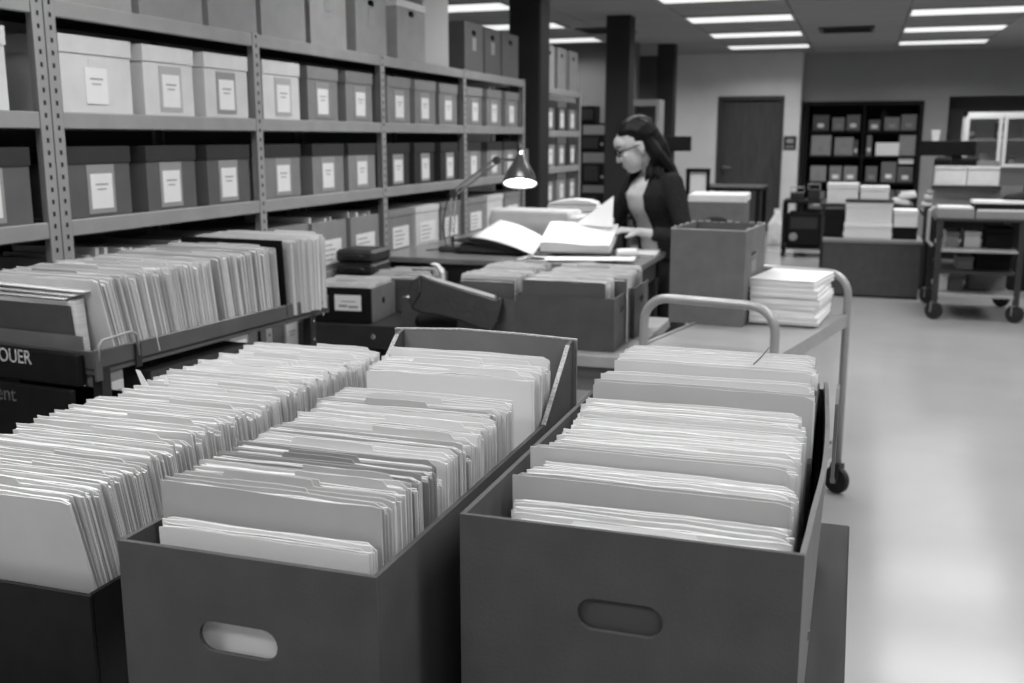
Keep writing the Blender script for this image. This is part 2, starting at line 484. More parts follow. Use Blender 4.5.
# left edge unit
lidded_box('pale lidded archive box cut by the left photo edge, upper shelf', .33, .40, .243, M_boxlight, M_boxlight, (XF-.015, 2.345, LEV[4]+.001), 90, 'plain', 'lidded archive boxes on the shelving', rb)
lidded_box('dark grey lidded archive box cut by the left photo edge, middle shelf', .33, .40, .232, M_boxdark, M_liddark, (XF-.015, 2.40, LEV[3]+.001), 90, 'holder', 'lidded archive boxes on the shelving', rb)
# lower row: lidless cartons with large labels and files sticking out
def carton(label, w, d, h, m_body, loc, rz, n_files, rnd, tall=False):
    t = thing('record_carton', label, 'box', loc, rz, 'record cartons on the lower shelf')
    open_box(w, d, h, .004, None).build('body', m_body, t)
    B(-w*.33, -.003, h*.12, w*.33, 0, h*.62).build('label_sheet', M_card, t)
    p = MB()
    for k in range(4): p.box(-w*.27, -.0038, h*(.2+.1*k), w*(.05+.05*(k % 3)), -.003, h*(.2+.1*k)+.006)
    p.build('print_lines', M_print, t)
    if n_files:
        for k in range(n_files):
            x = -w/2+.02+(w-.04)*k/max(n_files-1, 1)
            B(x-.008, .02, .01, x+.008, d-.03, h+rnd.uniform(-.02, .03)).build('bound_file', rnd.choice([M_manila, M_manilag, M_paperw]), t)
    else:
        B(-w/2-.004, -.004, h-.03, w/2+.004, d+.004, h+.004).build('lid', m_body, t)
    return t
for bay in range(4):
    a, b = POSTS[bay]+.03, POSTS[bay+1]-.03
    for k in range(3):
        pit = (b-a)/3
        files = 7 if (bay == 1 and k > 0) or bay == 0 else 0
        carton('%s carton, %s one on the lower shelf of the %s bay' % ('open file' if files else 'pale labelled', pos3[k], BAYN[bay]), .33 if bay else .3, .40, .235, M_boxmid if bay < 2 else M_boxlight if k % 2 else M_boxmid,
               (XF-.014, a+pit*(k+.5), LEV[2]+.001), 90+rb.uniform(-1, 1), files, rb)
for bay in range(4):      # dark boxes low down, mostly hidden by tables
    a, b = POSTS[bay]+.03, POSTS[bay+1]-.03
    for k in range(3):
        lidded_box('dark lidded box, %s one on the shelf below the cartons, %s bay' % (pos3[k], BAYN[bay]), .31, .4, .25, M_boxdark, M_liddark, (XF-.02, a+(b-a)/3*(k+.5), LEV[1]+.001), 90, 'holder', 'lidded boxes on the low shelf', rb)

# boxes standing on top of the shelving
tops = [(2.80, .33, .32), (3.20, .33, .32), (3.585, .32, .32), (3.90, .30, .32), (4.27, .31, .31), (4.66, .30, .31), (5.02, .30, .31), (5.57, .31, .30)]
# measured front faces along the run
import itertools
topspec = [(2.735, 3.095), (3.135, 3.505), (3.545, 3.885), (3.92, 4.29), (4.335, 4.685), (4.79, 5.14), (5.28, 5.66), (6.29, 6.63), (6.665, 6.98), (7.02, 7.38)]
tl = ['first', 'second', 'third', 'fourth', 'fifth', 'sixth', 'seventh']
for i, (a, b) in enumerate(topspec):
    w = b-a; h = .33 if i < 5 else .31 if i < 7 else .30
    lb = ('lidless carton on top of the shelving, %s from the left' % tl[i]) if i < 7 else ('dark carton on top of the shelving beside the column, %s of three' % pos3[i-7])
    t = thing('storage_carton', lb, 'box', (XF-.012, (a+b)/2, LEV[5]+.001), 90, 'cartons on top of the shelving')
    m_ = M_boxtop if i < 7 else M_boxdark
    open_box(w, .40, h, .004, (.075, .03, h-.06)).build('body', m_, t)
    B(-w/2+.005, .005, h-.012, w/2-.005, .395, h-.006).build('top_flap', m_, t)
    if i in (4, 5, 7, 8): B(-.035, -.002, h-.17, .035, 0, h-.09).build('label', M_holder, t)
    if i == 6:
        B(-w/2-.004, -.004, h-.035, w/2+.004, .404, h+.004).build('lid', M_boxlight, t)
t = thing('tall_carton', 'tall plain pale carton standing on top of the shelving before the dark trio', 'box', (XF-.03, 5.87, LEV[5]+.001), 90)
open_box(.39, .38, .66, .004).build('body', M_sleevepale, t); B(-.19, .005, .645, .19, .375, .652).build('top_flap', M_sleevepale, t)
# boxes in the separate bay
for li, z in enumerate((.62, .92, 1.215, 1.51)):
    for k in range(3):
        lidded_box('small %s box on the bay beyond the column, %s shelf, %s' % (['blackish', 'dark', 'grey', 'grey'][(li+k) % 4], ['lowest', 'third', 'second', 'top'][li], pos3[k]), .28, .36, .24, [M_liddark, M_boxdark, M_boxmid, M_boxdark][(li+k) % 4], [M_liddark, M_boxdark][k % 2], (XF-.012, 8.22+.34*k, z+.001), 90, 'holder', 'boxes in the separate bay', rb)
for k, yc in enumerate((8.2, 8.55, 8.93)):
    t = thing('storage_carton', 'upright carton on top of the separate bay, %s of three' % pos3[k], 'box', (XF-.012, yc, 1.851), 90, 'cartons on top of the separate bay')
    open_box(.26, .36, .33, .004, (.07, .03, .27)).build('body', M_boxtop, t); B(-.125, .005, .318, .125, .355, .324).build('top_flap', M_boxtop, t)

# ================================================================ FILE FOLDERS
FOLDER_ME = {}
def leaf(m_, w, h, y, seed, amp, tab=None, tabh=.007, th=.0011, x_off=0, wave=(0, 10)):
    """one thin wavy leaf in the xz plane; tab=(a,b) raises part of the top edge"""
    r = random.Random(seed)
    xs = [-w/2, -w*.47, -w*.33, -w*.16, 0, w*.14, w*.31, w*.46, w/2]
    if tab: xs = sorted(set(xs + [tab[0]-.006, tab[0], tab[1], tab[1]+.006]))
    xs = [x for x in xs if -w/2 <= x <= w/2]
    ph, k = wave
    jit = {x: r.uniform(-.0014, .0010) - (r.choice((.001, .002, .006)) if abs(abs(x)-w/2) < 1e-6 else 0) for x in xs}
    vs = []; fs = []; n = len(xs)
    for s_ in (0, 1):
        for zi, zf in enumerate((0, .55, 1)):
            for x in xs:
                zz = h*zf
                if zf == 1:
                    if tab and tab[0]-1e-6 <= x <= tab[1]+1e-6: zz += tabh
                    zz += jit[x]
                vs.append((x+x_off, y + s_*th + amp*zf*math.sin(ph+k*x), zz))
    for s_ in (0, 1):
        for zi in range(2):
            for i in range(n-1):
                o = s_*3*n + zi*n + i
                fs.append((o, o+1, o+n+1, o+n))
    def q(a, b): fs.append((a, b, b+3*n, a+3*n))
    for i in range(n-1): q(i, i+1); q(2*n+i, 2*n+i+1)
    for zi in range(2): q(zi*n, zi*n+n); q(zi*n+n-1, zi*n+2*n-1)
    m_.add(vs, fs)
def folder_variant(w, h, t, seed, mcol, style):
    key = (w, h, t, seed, mcol.name, style)
    if key in FOLDER_ME: return FOLDER_ME[key]
    r = random.Random(seed*77+5)
    c = MB(); wv = (r.uniform(0, 6.28), r.uniform(8, 16))
    tw = w*r.choice((.33, .5, .4)); tx = r.uniform(-w/2+.02, w/2-tw-.02)
    amp = r.uniform(.0003, .0016)
    leaf(c, w, h-.012, t*.42, seed, amp, (tx, tx+tw) if style == 'tab' and seed % 3 == 0 else None, wave=wv)
    leaf(c, w, h-.012-r.uniform(.001, .007), -t*.42, seed+50, amp, wave=wv)
    c.box(-w/2, -t*.42, 0, w/2, t*.42+.001, .0012)
    p = MB()
    n = 3
    for k in range(n):
        pw = w - r.uniform(.002, .012); ph = h-.014-r.uniform(0, .007)
        yy = -t*.36 + t*.72*k/n
        leaf(p, pw, ph, yy, seed*3+k, amp, None, th=t*.72/n*.9, x_off=r.uniform(-.003, .005), wave=wv)
    FOLDER_ME[key] = (c.mesh('file_folder', mcol), p.mesh('paper_sheaf', M_paper))
    return FOLDER_ME[key]
NFOLD = [0]; CNT = {}
def folder(label, group, x, y, z, w, h, t, lean, mcol, rnd, style='tab', yaw=0, plain_label=False):
    if group:
        CNT[group] = CNT.get(group, 0) + 1
        if plain_label: label = '%s, %s from the front' % (label, ordinal(CNT[group]))
    c, p = folder_variant(w, h, t, rnd.randrange(9), mcol, style)
    o = obj('file_folder', c, None, (x, y, z)); o.rotation_euler = (lean, rnd.uniform(-.006, .006), yaw + rnd.uniform(-.012, .012))
    tag(o, label, 'folder', group)
    obj('paper_sheaf', p, o)
    NFOLD[0] += 1
    return o
def row(label, group, x, y0, y1, n, z, w, h, t, lean0, lean1, mats, seed, dh=.008, dx=.006, style='tab', yaw=0):
    r = random.Random(seed)
    for i in range(n):
        f = i/max(n-1, 1)
        hs = [h-dh, h, h+dh]
        folder(label, group, x + r.uniform(-dx, dx), y0+(y1-y0)*f + r.uniform(-.0015, .0015), z + r.uniform(0, .004), w, r.choice(hs), t, lean0+(lean1-lean0)*f + r.uniform(-.012, .012), r.choice(mats), r, style, yaw, True)

# ================================================================ FOREGROUND TABLE AND BOXES
TZ = .75
t = thing('work_table', 'dark wooden work table carrying the two cardboard file boxes in front', 'table', (0, 0, 0))
B(-.80, .42, TZ-.04, .022, 1.90, TZ, c=.003).build('tabletop', M_tablefg, t)
for x in (-.76, -.03):
    for y in (.5, 1.84): B(x-.03, y-.03, 0, x+.03, y+.03, TZ-.04).build('leg', M_steeldark, t)
m_ = MB(); m_.box(-.73, .5, TZ-.12, -.06, .52, TZ-.04); m_.box(-.73, 1.83, TZ-.12, -.06, 1.85, TZ-.04)
m_.build('apron', M_steeldark, t)

# right-hand box
XL, XR, YF, YB, ZR = -.388, -.028, .985, 1.70, 1.05
w = XR-XL
t = thing('file_box', 'long dark cardboard file box nearest the floor aisle, right of the other two', 'box', ((XL+XR)/2, YF, TZ+.001), 0, 'foreground file boxes')
h = ZR-TZ
def fbox(t, w, d, h, th, hole, msk, min_):
    MB().panel_hole(w, h, th, hole[0], hole[1], hole[2], hole[3]).build('front_panel', msk, t)
    B(-w/2+.0005, th, 0, -w/2+th, d-th, h).build('side_panel', msk, t)
    B(w/2-th, th, 0, w/2-.0005, d-th, h).build('side_panel', msk, t)
    B(-w/2+th, th, 0, w/2-th, d-th, th).build('bottom_panel', min_, t)
MB().panel_hole(w, h, .006, .092, .036, -.002, .206).build('front_panel', M_kraft, t)
B(-w/2, .0062, 0, -w/2+.006, .709, h).build('side_panel', M_kraft, t)
# right side bulges outwards and is torn at the rear
sp = MB(); n = 12; vs = []
for s_ in (0, 1):
    for zf in (0, .5, 1):
        for i in range(n+1):
            f = i/n
            bul = .012*math.sin(math.pi*f)*zf
            zz = h*zf
            if zf == 1: zz += (.004*math.sin(9*f) + (.012 if f > .85 else 0) + (-.006 if f < .1 else 0))
            vs.append((w/2-.006*(1-s_)+bul, .0062+.70*f, zz))
fs = []
for s_ in (0, 1):
    for zi in range(2):
        for i in range(n):
            o = s_*3*(n+1)+zi*(n+1)+i; fs.append((o, o+1, o+n+2, o+n+1))
for a in range(n): 
    for base in (0, 2*(n+1)): fs.append((base+a, base+a+1, base+a+1+3*(n+1), base+a+3*(n+1)))
for zi in range(2):
    for e in (0, n): fs.append((zi*(n+1)+e, (zi+1)*(n+1)+e, (zi+1)*(n+1)+e+3*(n+1), zi*(n+1)+e+3*(n+1)))
MB().add(vs, fs).build('side_panel', M_kraft2, t)
B(-w/2, .709, 0, w/2, .715, h).build('back_panel', M_kraft, t)
B(-w/2+.006, .0062, 0, w/2-.006, .709, .006).build('bottom_panel', M_kraftin, t)
# inner flap and torn edge standing at the rear right
fl = MB(); fl.prism([(.42, .06), (.70, .06), (.70, h+.012), (.60, h+.018), (.52, h-.002), (.46, h-.05), (.43, h-.14)], 'x', w/2-.017, w/2-.012)
fl.build('inner_flap', M_kraft, t)
fl = MB(); fl.prism([(.60, h-.12), (.72, h-.12), (.72, h+.008), (.66, h+.014), (.61, h+.002)], 'x', w/2+.014, w/2+.019)
fl.build('torn_flap', M_kraft2, t)
ed = MB(); re_ = random.Random(8)
for i in range(4): ed.box(w/2+.0005, .16+i*.012, .135+re_.uniform(-.004, .004), w/2+.003+re_.uniform(0, .003), .166+i*.012, .142+re_.uniform(0, .014))
ed.build('torn_edge', M_kraftin, t)

LBR = 'upright paper file in the right-hand foreground box'
GR = 'files in the right-hand foreground box'
xc = -.205
ZB = TZ+.009
thin = [M_manila, M_manila, M_paperw, M_manila]
folder('dark sheet added for the shade behind the hand hole of the right-hand box', GR, xc, .9985, ZB, .32, .262, .004, .0, M_manilad, random.Random(3), 'plain')  # its dark colour stands in for the shade inside the hand hole
row(LBR, GR, xc+.008, 1.012, 1.095, 10, ZB, .298, .292, .0105, .06, .05, thin, 1, .006, .006, 'plain')
folder('grey-faced card divider near the front of the right-hand foreground box', GR, xc-.003, 1.112, ZB, .318, .316, .007, .03, M_manilag, random.Random(3), 'plain')
row(LBR, GR, xc+.004, 1.122, 1.185, 7, ZB, .30, .306, .0105, .05, .04, thin, 2, .006, .007, 'plain')
folder('open card divider behind the first bundles in the right-hand box', GR, xc-.01, 1.20, ZB, .312, .326, .006, .03, M_manilag, random.Random(4), 'plain')
row(LBR, GR, xc+.002, 1.212, 1.34, 13, ZB, .302, .318, .0105, .04, .03, thin, 5, .005, .005, 'plain')
row(LBR, GR, xc+.002, 1.352, 1.42, 7, ZB, .302, .328, .0105, .03, .02, [M_manila, M_paperw], 6, .004, .004, 'plain')
folder('tall grey card folder rising behind the pale files of the right-hand box', GR, xc+.006, 1.462, ZB, .315, .352, .010, .02, M_manilag, random.Random(6), 'plain')
folder('dark card folder in front of the rearmost bundle of the right-hand box', GR, xc+.004, 1.474, ZB, .312, .342, .008, .02, M_manilad, random.Random(7), 'plain')
row(LBR, GR, xc+.006, 1.488, 1.55, 6, ZB, .306, .345, .011, .02, .02, thin, 7, .005, .006, 'plain')
row(LBR, GR, xc+.006, 1.575, 1.675, 8, ZB, .302, .352, .0115, .01, 0, thin, 8, .006, .006, 'plain')
# string across the rear bundle
tag(MB().tube([(-.135, 1.565, 1.113), (-.128, 1.60, 1.1165), (-.122, 1.68, 1.117)], .0012, 6).build('string', M_manilad), 'thin string lying across the rearmost files of the right-hand box', 'string')

# middle box with raised rear flap
MX0, MX1, MY0, MY1, MZ = -.758, -.441, .887, 1.655, 1.01
w = MX1-MX0; h = MZ-TZ; dd = MY1-MY0
t = thing('file_box', 'long brown-grey cardboard file box in the middle with raised rear flap', 'box', ((MX0+MX1)/2, MY0, TZ+.001), 0, 'foreground file boxes')
MB().panel_hole(w, h, .006, .098, .036, -.010, .163).build('front_panel', M_kraft, t)
for s_ in (-1, 1):
    a, b = (-w/2, -w/2+.006) if s_ < 0 else (w/2-.006, w/2)
    sp = MB(); sp.prism([(.0062, 0), (dd-.006, 0), (dd-.006, h+.105), (dd-.03, h+.10), (.60, h), (.0062, h)], 'x', a, b)
    s_o = sp.build('side_panel', M_kraft, t)
    ce = MB(); ce.prism([(.60, h+.0005), (.60, h-.002), (dd-.03, h+.098), (dd-.03, h+.1008)], 'x', a-.0006, b+.0006)
    ce.build('corrugated_edge', M_edge, s_o)
bk = MB()
pts = [(-w/2-.012, h*.0), (w/2+.006, 0), (w/2+.006, h+.106), (w*.2, h+.110), (-w*.15, h+.112), (-w/2-.012, h+.106)]
bk.prism(pts, 'y', dd-.006, dd)
bo = bk.build('back_panel', M_kraftin, t)
ce = MB(); ce.prism([(w/2+.0062, h+.1065), (w*.2, h+.1105), (-w*.15, h+.1125), (-w/2-.012, h+.1065), (-w/2-.012, h+.104), (-w*.15, h+.110), (w*.2, h+.108), (w/2+.0062, h+.104)], 'y', dd-.0066, dd+.0006)
ce.build('corrugated_edge', M_edge, bo)
B(-w/2+.02, dd-.0075, h-.001, w/2-.008, dd-.006, h+.001).build('crease', M_edge, bo)
B(-w/2+.006, .0062, 0, w/2-.006, dd-.006, .006).build('bottom_panel', M_kraftin, t)
LBM = 'upright folder in the middle foreground box'
GM = 'folders in the middle foreground box'
xc = -.600; ZB = TZ+.008
folder('low white folder at the very front of the middle box', GM, xc+.008, .925, ZB, .262, .284, .008, .03, M_paperw, random.Random(2), 'plain')
folder('low white folder behind the front one in the middle box', GM, xc+.006, .936, ZB, .262, .281, .008, .03, M_paperw, random.Random(5), 'plain')
row(LBM, GM, xc, .955, 1.03, 8, ZB, .278, .318, .0105, .035, .02, [M_manilag], 11, .004, .003)
row(LBM, GM, xc+.0, 1.042, 1.10, 6, ZB, .278, .316, .0105, .03, .02, [M_manilam], 12, .004, .003)
folder('short white folder between the grey ones in the middle box', GM, xc+.006, 1.118, ZB, .262, .296, .008, .02, M_paperw, random.Random(9), 'plain')
row(LBM, GM, xc+.002, 1.132, 1.185, 5, ZB, .278, .318, .0105, .02, .02, [M_manila, M_manilag], 13, .003, .003)
folder('dark narrow folder halfway along the middle box', GM, xc+.01, 1.197, ZB, .27, .305, .008, .02, M_manilam, random.Random(9), 'plain')
folder('dark folder with a torn top halfway along the middle box', GM, xc-.0, 1.210, ZB, .278, .318, .01, .02, M_manilag, random.Random(10))
row(LBM, GM, xc, 1.224, 1.40, 16, ZB, .278, .317, .0108, .02, .01, [M_manila, M_manila, M_manila, M_manilag], 14, .006, .004)
row(LBM, GM, xc+.002, 1.475, 1.545, 6, ZB, .28, .345, .011, .0, -.02, [M_manila], 15, .004, .003)
folder('tall pale folder with a long tab at the rear of the middle box', GM, xc+.0, 1.562, ZB, .28, .355, .011, -.02, M_manila, random.Random(1))

# left black box, its front cut by the photo edge
BX0, BX1, BY0, BY1, BZ = -1.24, -.905, 1.0, 1.965, .872
LBZ = .60
w = BX1-BX0; h = BZ-LBZ; dd = BY1-BY0
st = thing('low_bench', 'dark low bench under the black folder box at the left', 'bench', (0, 0, 0))
B(-1.45, .75, LBZ-.03, -.84, 2.0, LBZ).build('benchtop', M_black, st)
for x in (-1.42, -.88):
    for y in (.78, 1.93): B(x, y, 0, x+.04, y+.04, LBZ-.03).build('leg', M_black, st)
t = thing('file_tray', 'black box at the left front crammed with pale folders', 'box', ((BX0+BX1)/2, BY0, LBZ+.001), 0, 'foreground file boxes')
B(-w/2, 0, 0, w/2, .006, h, c=.0015).build('front_panel', M_blackbox, t)
B(-w/2, .0062, 0, -w/2+.006, dd-.006, h).build('side_panel', M_blackbox, t); B(w/2-.006, .0062, 0, w/2, dd-.006, h).build('side_panel', M_blackbox, t)
B(-w/2, dd-.006, 0, w/2, dd, h).build('back_panel', M_blackbox, t); B(-w/2+.006, .0062, 0, w/2-.006, dd-.006, TZ-LBZ+.004).build('raised_bottom', M_blackbox, t)
m_ = MB(); m_.box(w/2-.0005, .06, h-.075, w/2+.0012, .063, h-.065); m_.build('rivet', M_chrome, t)
LBL = 'pale folder in the black box at the left front'
GL = 'folders in the left black box'
xc = -1.067; ZB = TZ+.008
row(LBL, GL, xc, 1.062, 1.16, 10, ZB, .292, .262, .0105, .24, .19, [M_manila], 21, .004, .004)
row(LBL, GL, xc, 1.172, 1.56, 38, ZB, .292, .265, .0105, .19, .08, [M_manila], 22, .006, .005)
row(LBL, GL, xc, 1.572, 1.90, 32, ZB, .292, .268, .0105, .08, .03, [M_manila], 23, .006, .005)
for k, (x, y) in enumerate(((-1.195, 1.50), (-1.165, 1.52))):
    tb = MB(); tb.prism([(-.007, 0), (.007, 0), (.002, .03), (-.006, .034)] if k == 0 else [(-.006, 0), (.006, 0), (.0, .02)], 'y', 0, .0008)
    o = tb.build('paper_tab', M_paperw); o.location = (x, y, 1.012); o.rotation_euler = (.1, -.3 if k == 0 else .05, 0)
    tag(o, ['curled white paper tab sticking up from the left folders', 'small pointed paper tab beside the curled one on the left folders'][k], 'paper tab')

# ================================================================ FILE TRUCK BEHIND THE LEFT BOX
BEFORE = set(bpy.data.objects)
t = thing('file_truck', 'dark metal file truck with shallow tray standing behind the left black box', 'cart', (0, 0, 0))
TX0, TX1, TY0, TY1, TRZ = -2.19, -1.725, 2.04, 3.07, .935
m_ = MB(); m_.box(TX0, TY0, .885, TX1, TY1, .892)
m_.build('tray_floor', M_steeldark, t)
for nm, a in (('tray_side', (TX1-.006, TY0, .875, TX1, TY1, TRZ)), ('tray_side', (TX0, TY0, .875, TX0+.006, TY1, TRZ)), ('tray_end', (TX0+.006, TY0, .875, TX1-.006, TY0+.006, TRZ)), ('tray_end', (TX0+.006, TY1-.006, .875, TX1-.006, TY1, TRZ))):
    B(*a, c=.002).build(nm, mat('truck_steel', .085, .35, nscale=10, namp=.15, spec=.6), t)
for x in (TX0+.01, TX1-.03):
    for y in (TY0+.02, TY1-.11):
        lg = B(x, y, .10, x+.03, y+.03, .885).build('leg', M_steeldark, t)
        MB().lathe([(.05, -.014), (.05, .014)], 16, Matrix.Translation((x+.015, y+.015, .05)) @ Matrix.Rotation(R(90), 4, 'Y')).build('wheel', M_rubber, lg)
        B(x, y+.003, .095, x+.03, y+.027, .105).build('wheel_fork', M_steel, lg)
for k, z in enumerate((.30, .58)): B(TX0, TY0+.02, z-.02, TX1, TY1-.02, z).build('lower_shelf', M_steeldark, t)
m_ = MB()
for y, z in ((TY1-.04, .915), (TY1-.04, .875), (TY1-.095, .86), (TY1-.095, .80)): m_.lathe([(.006, 0), (.006, .004), (.002, .006)], 10, Matrix.Translation((TX1, y, z)) @ Matrix.Rotation(R(90), 4, 'Y'))
m_.build('bolts', M_chrome, t)
# wire handle at the front corner
m_ = MB(); m_.tube([(TX1+.006, TY0+.01, .91), (TX1+.006, TY0+.012, .948), (TX1+.007, TY0+.025, .960), (TX1+.008, TY0+.12, .966), (TX1+.008, TY0+.14, .955), (TX1+.006, TY0+.145, .90)], .0036, 8)
hd = m_.build('handle', M_steel, t, True)
B(TX1, TY0-.004, .86, TX1+.008, TY0+.02, .94, c=.002).build('corner_plate', mat('truck_steel', .085), hd); B(TX1, TY0+.136, .87, TX1+.007, TY0+.154, .93).build('bracket', M_steeldark, hd)
LT = 'worn pale folder, near group on the file truck'
GT = 'near folders on the file truck'
row(LT, GT, -1.925, 2.135, 2.41, 21, .894, .385, .225, .0122, .24, .15, [M_manila, M_manila, M_manila, M_manilag], 31, .006, .006)
row(LT, GT, -1.925, 2.425, 2.52, 8, .894, .385, .228, .0122, .14, .12, [M_manila], 32, .006, .006)
row(LT, GT, -1.925, 2.56, 2.815, 20, .894, .385, .232, .0122, .14, .06, [M_manila, M_manila, M_manilag], 33, .006, .006)
dv = B(-.195, 0, 0, .20, .004, .245).build('divider_plate', M_black); dv.location = (-1.925, 2.835, .893); dv.rotation_euler = (.06, 0, 0)
tag(dv, 'thin black divider plate between the two folder groups on the truck', 'divider')
LT2 = 'tall pale folder behind the black divider on the truck'
GT2 = 'far folders on the file truck'
row(LT2, GT2, -1.915, 2.875, 3.045, 14, .894, .39, .252, .0122, .04, 0, [M_manila], 34, .004, .006)
# dark portfolio and loose papers leaning at the front of the truck
pf = thing('portfolio', 'dark grey portfolio lying against the front folders on the truck', 'portfolio', (-1.955, 2.05, .95))
m_ = MB(); m_.prism([(.012, -.02), (.018, -.02), (.006, .092), (.0, .092)], 'x', -.36, .150)
m_.build('cover', M_kraft, pf)
m_ = MB(); m_.prism([(.0, -.04), (.006, -.04), (.004, .018), (-.002, .018)], 'x', -.36, .185); m_.build('spine_flap', M_kraft2, pf)
m_ = MB(); m_.prism([(.02, -.03), (.045, -.03), (.035, .108), (.008, .103)], 'x', -.36, .165)
m_.build('paper_stack', M_bundle, pf)
for k in range(3):
    pp = B(-.30, -.035, 0, .16+.01*k, .03, .0025).build('loose_paper', M_paperw); pp.location = (-1.97+.012*k, 2.085+.004*k, 1.062+.009*k); pp.rotation_euler = (.12-.05*k, .01*k, .02*k-.03)
    tag(pp, 'loose creased paper sheet lying on the dark portfolio, %s of three' % ['lowest', 'middle', 'topmost'][k], 'paper', 'loose papers on the portfolio')
# black bins with chalk writing under the truck's front edge
def text(body, size, loc, rot, m_, parent, sx=1.0, ext=.0006):
    cu = bpy.data.curves.new('lettering', 'FONT'); cu.body = body; cu.size = size; cu.extrude = ext
    o = bpy.data.objects.new('lettering', cu); COL.objects.link(o)
    dg = bpy.context.evaluated_depsgraph_get()
    me = bpy.data.meshes.new_from_object(o.evaluated_get(dg)); bpy.data.objects.remove(o)
    me.materials.clear(); me.materials.append(m_)
    q = obj('lettering', me, parent); q.location = loc; q.rotation_euler = rot; q.scale = (sx, 1, 1)
    return q
b1 = thing('black_bin', 'black bin with pale hand lettering at the front of the file truck', 'bin', (-1.955, 2.02, .895))
B(-.40, -.012, -.045, .205, .01, .036, c=.003).build('front_panel', M_black, b1); B(-.40, .0105, -.045, .20, .0175, .03).build('backing', M_black, b1)
text('OUER', .050, (-.058, -.0125, .000), (R(90), 0, R(0)), M_chalk, b1, .86)
b2 = thing('black_bin', 'lower black bin with faint chalk scrawl under the lettered bin', 'bin', (-1.955, 2.0, .74))
B(-.22, -.012, -.158, .20, .005, .105, c=.003).build('front_panel', M_black, b2); B(-.22, .0055, -.158, .20, .2, -.15).build('bottom_panel', M_black, b2); B(-.22, .20, -.158, .20, .21, .05).build('back_panel', M_black, b2)
text('Client', .055, (-.115, -.0125, .06), (R(90), 0, R(0)), M_chalkd, b2, .95)

# carton with a printed label strip on the truck's lower shelf
lc = thing('low_carton', 'dark carton with printed label strip under the file truck tray', 'box', (-1.745, 2.25, .581))
B(-.10, 0, 0, 0, .42, .26, c=.002).build('body', M_kraft, lc); B(-.0005, .08, .15, .002, .38, .24).build('label_strip', M_holder, lc)
m_ = MB()
for k in range(8): m_.box(.0018, .10+.033*k, .17, .003, .12+.033*k, .22)
m_.build('print', M_black, lc)

for o in [q for q in bpy.data.objects if q not in BEFORE and q.parent is None]:      # the truck and its load stand a little askew
    pvt = Vector((-1.725, 2.04, 0)); v_ = o.location - pvt; v_.rotate(Matrix.Rotation(R(-5.2), 3, 'Z'))
    o.location = v_ + Vector((-1.757, 2.022, 0)); o.rotation_euler.z += R(-5.2)

# ================================================================ LOW TRUCK AND LOW TABLE IN FRONT OF THE DESK
t = thing('low_truck', 'dark riveted metal truck carrying the small labelled card file boxes', 'cart', (-1.97, 4.30, 0), 4)
LZ = .645
B(-.38, -.30, LZ-.008, .43, .46, LZ).build('deck', M_steeldark, t)
B(-.38, -.306, LZ-.10, .43, -.30, LZ+.004, c=.002).build('front_rail', M_steeldark, t); B(.43, -.306, LZ-.10, .436, .46, LZ+.004).build('side_rail', M_steeldark, t)
for x in (-.36, .40):
    for y in (-.28, .44):
        lg = B(x-.02, y-.015, .08, x+.02, y+.015, LZ-.008).build('leg', M_steeldark, t)
        MB().lathe([(.04, -.012), (.04, .012)], 14, Matrix.Translation((x, y, .04)) @ Matrix.Rotation(R(90), 4, 'Y')).build('wheel', M_rubber, lg)
        B(x-.006, y-.012, .05, x+.006, y+.012, .085).build('fork', M_steel, lg)
m_ = MB(); m_.lathe([(.012, 0), (.012, .005), (.004, .008)], 12, Matrix.Translation((-.02, -.306, LZ-.045)) @ Matrix.Rotation(R(90), 4, 'X')); m_.build('bolt', M_chrome, t)

def drawer(label, x0, x1, y0, y1, z, h, rz, mside, mfront, card, group=None):
    w = x1-x0; d = y1-y0
    t = thing('card_file_box', label, 'file box', ((x0+x1)/2, y0, z), rz, group)
    B(-w/2, 0, 0, w/2, .012, h, c=.002).build('front_panel', mfront, t)
    for s_ in (-1, 1):
        sp = B(min(s_*w/2, s_*(w/2-.01)), .0125, 0, max(s_*w/2, s_*(w/2-.01)), d-.01, h*.98).build('side_panel', mside, t)
        if s_ > 0: MB().lathe([(.014, 0), (.014, .003), (.008, .005)], 14, Matrix.Translation((w/2, d*.5, h*.55)) @ Matrix.Rotation(R(90), 4, 'Y')).build('finger_hole', M_black, sp)
    B(-w/2, d-.01, 0, w/2, d, h).build('back_panel', mside, t); B(-w/2+.01, .0125, 0, w/2-.01, d-.01, .008).build('bottom_panel', mside, t)
    if card:
        c = B(-.01, -.003, h*.35, .115, 0, h*.80).build('label_card', M_card, t)
        m_ = MB(); m_.box(.01, -.0038, h*.45, .05, -.003, h*.52); m_.box(.055, -.0038, h*.43, .10, -.003, h*.50); m_.box(.02, -.0038, h*.60, .09, -.003, h*.63)
        m_.build('print', M_print, c)
    return t
drawer('small dark-fronted card file box with white label card on the low truck', -2.32, -2.0, 4.03, 4.33, LZ+.002, .155, 4, M_kraft2, M_black, True)
drawer('light-sided card file box behind the one with the white label card', -2.17, -1.89, 4.37, 4.72, LZ+.002, .155, 4, M_kraft2, M_kraft, False)
row('small card file in the box with the white label', 'cards in the labelled drawer', -2.165, 4.06, 4.29, 13, LZ+.013, .28, .165, .0125, .03, .0, [M_manila, M_manilag], 41, .006, .004, yaw=R(4))
row('small card file in the light-sided box', 'cards in the light-sided drawer', -2.045, 4.40, 4.68, 12, LZ+.013, .26, .172, .0125, .0, -.03, [M_manilag, M_manila, M_manilad], 42, .006, .004, yaw=R(4))
gb = thing('small_carton', 'small grey open carton beside the drawers, behind the leather folio', 'box', (-1.72, 4.02, LZ+.002), 3)
open_box(.24, .30, .13, .004).build('body', M_kraft, gb)
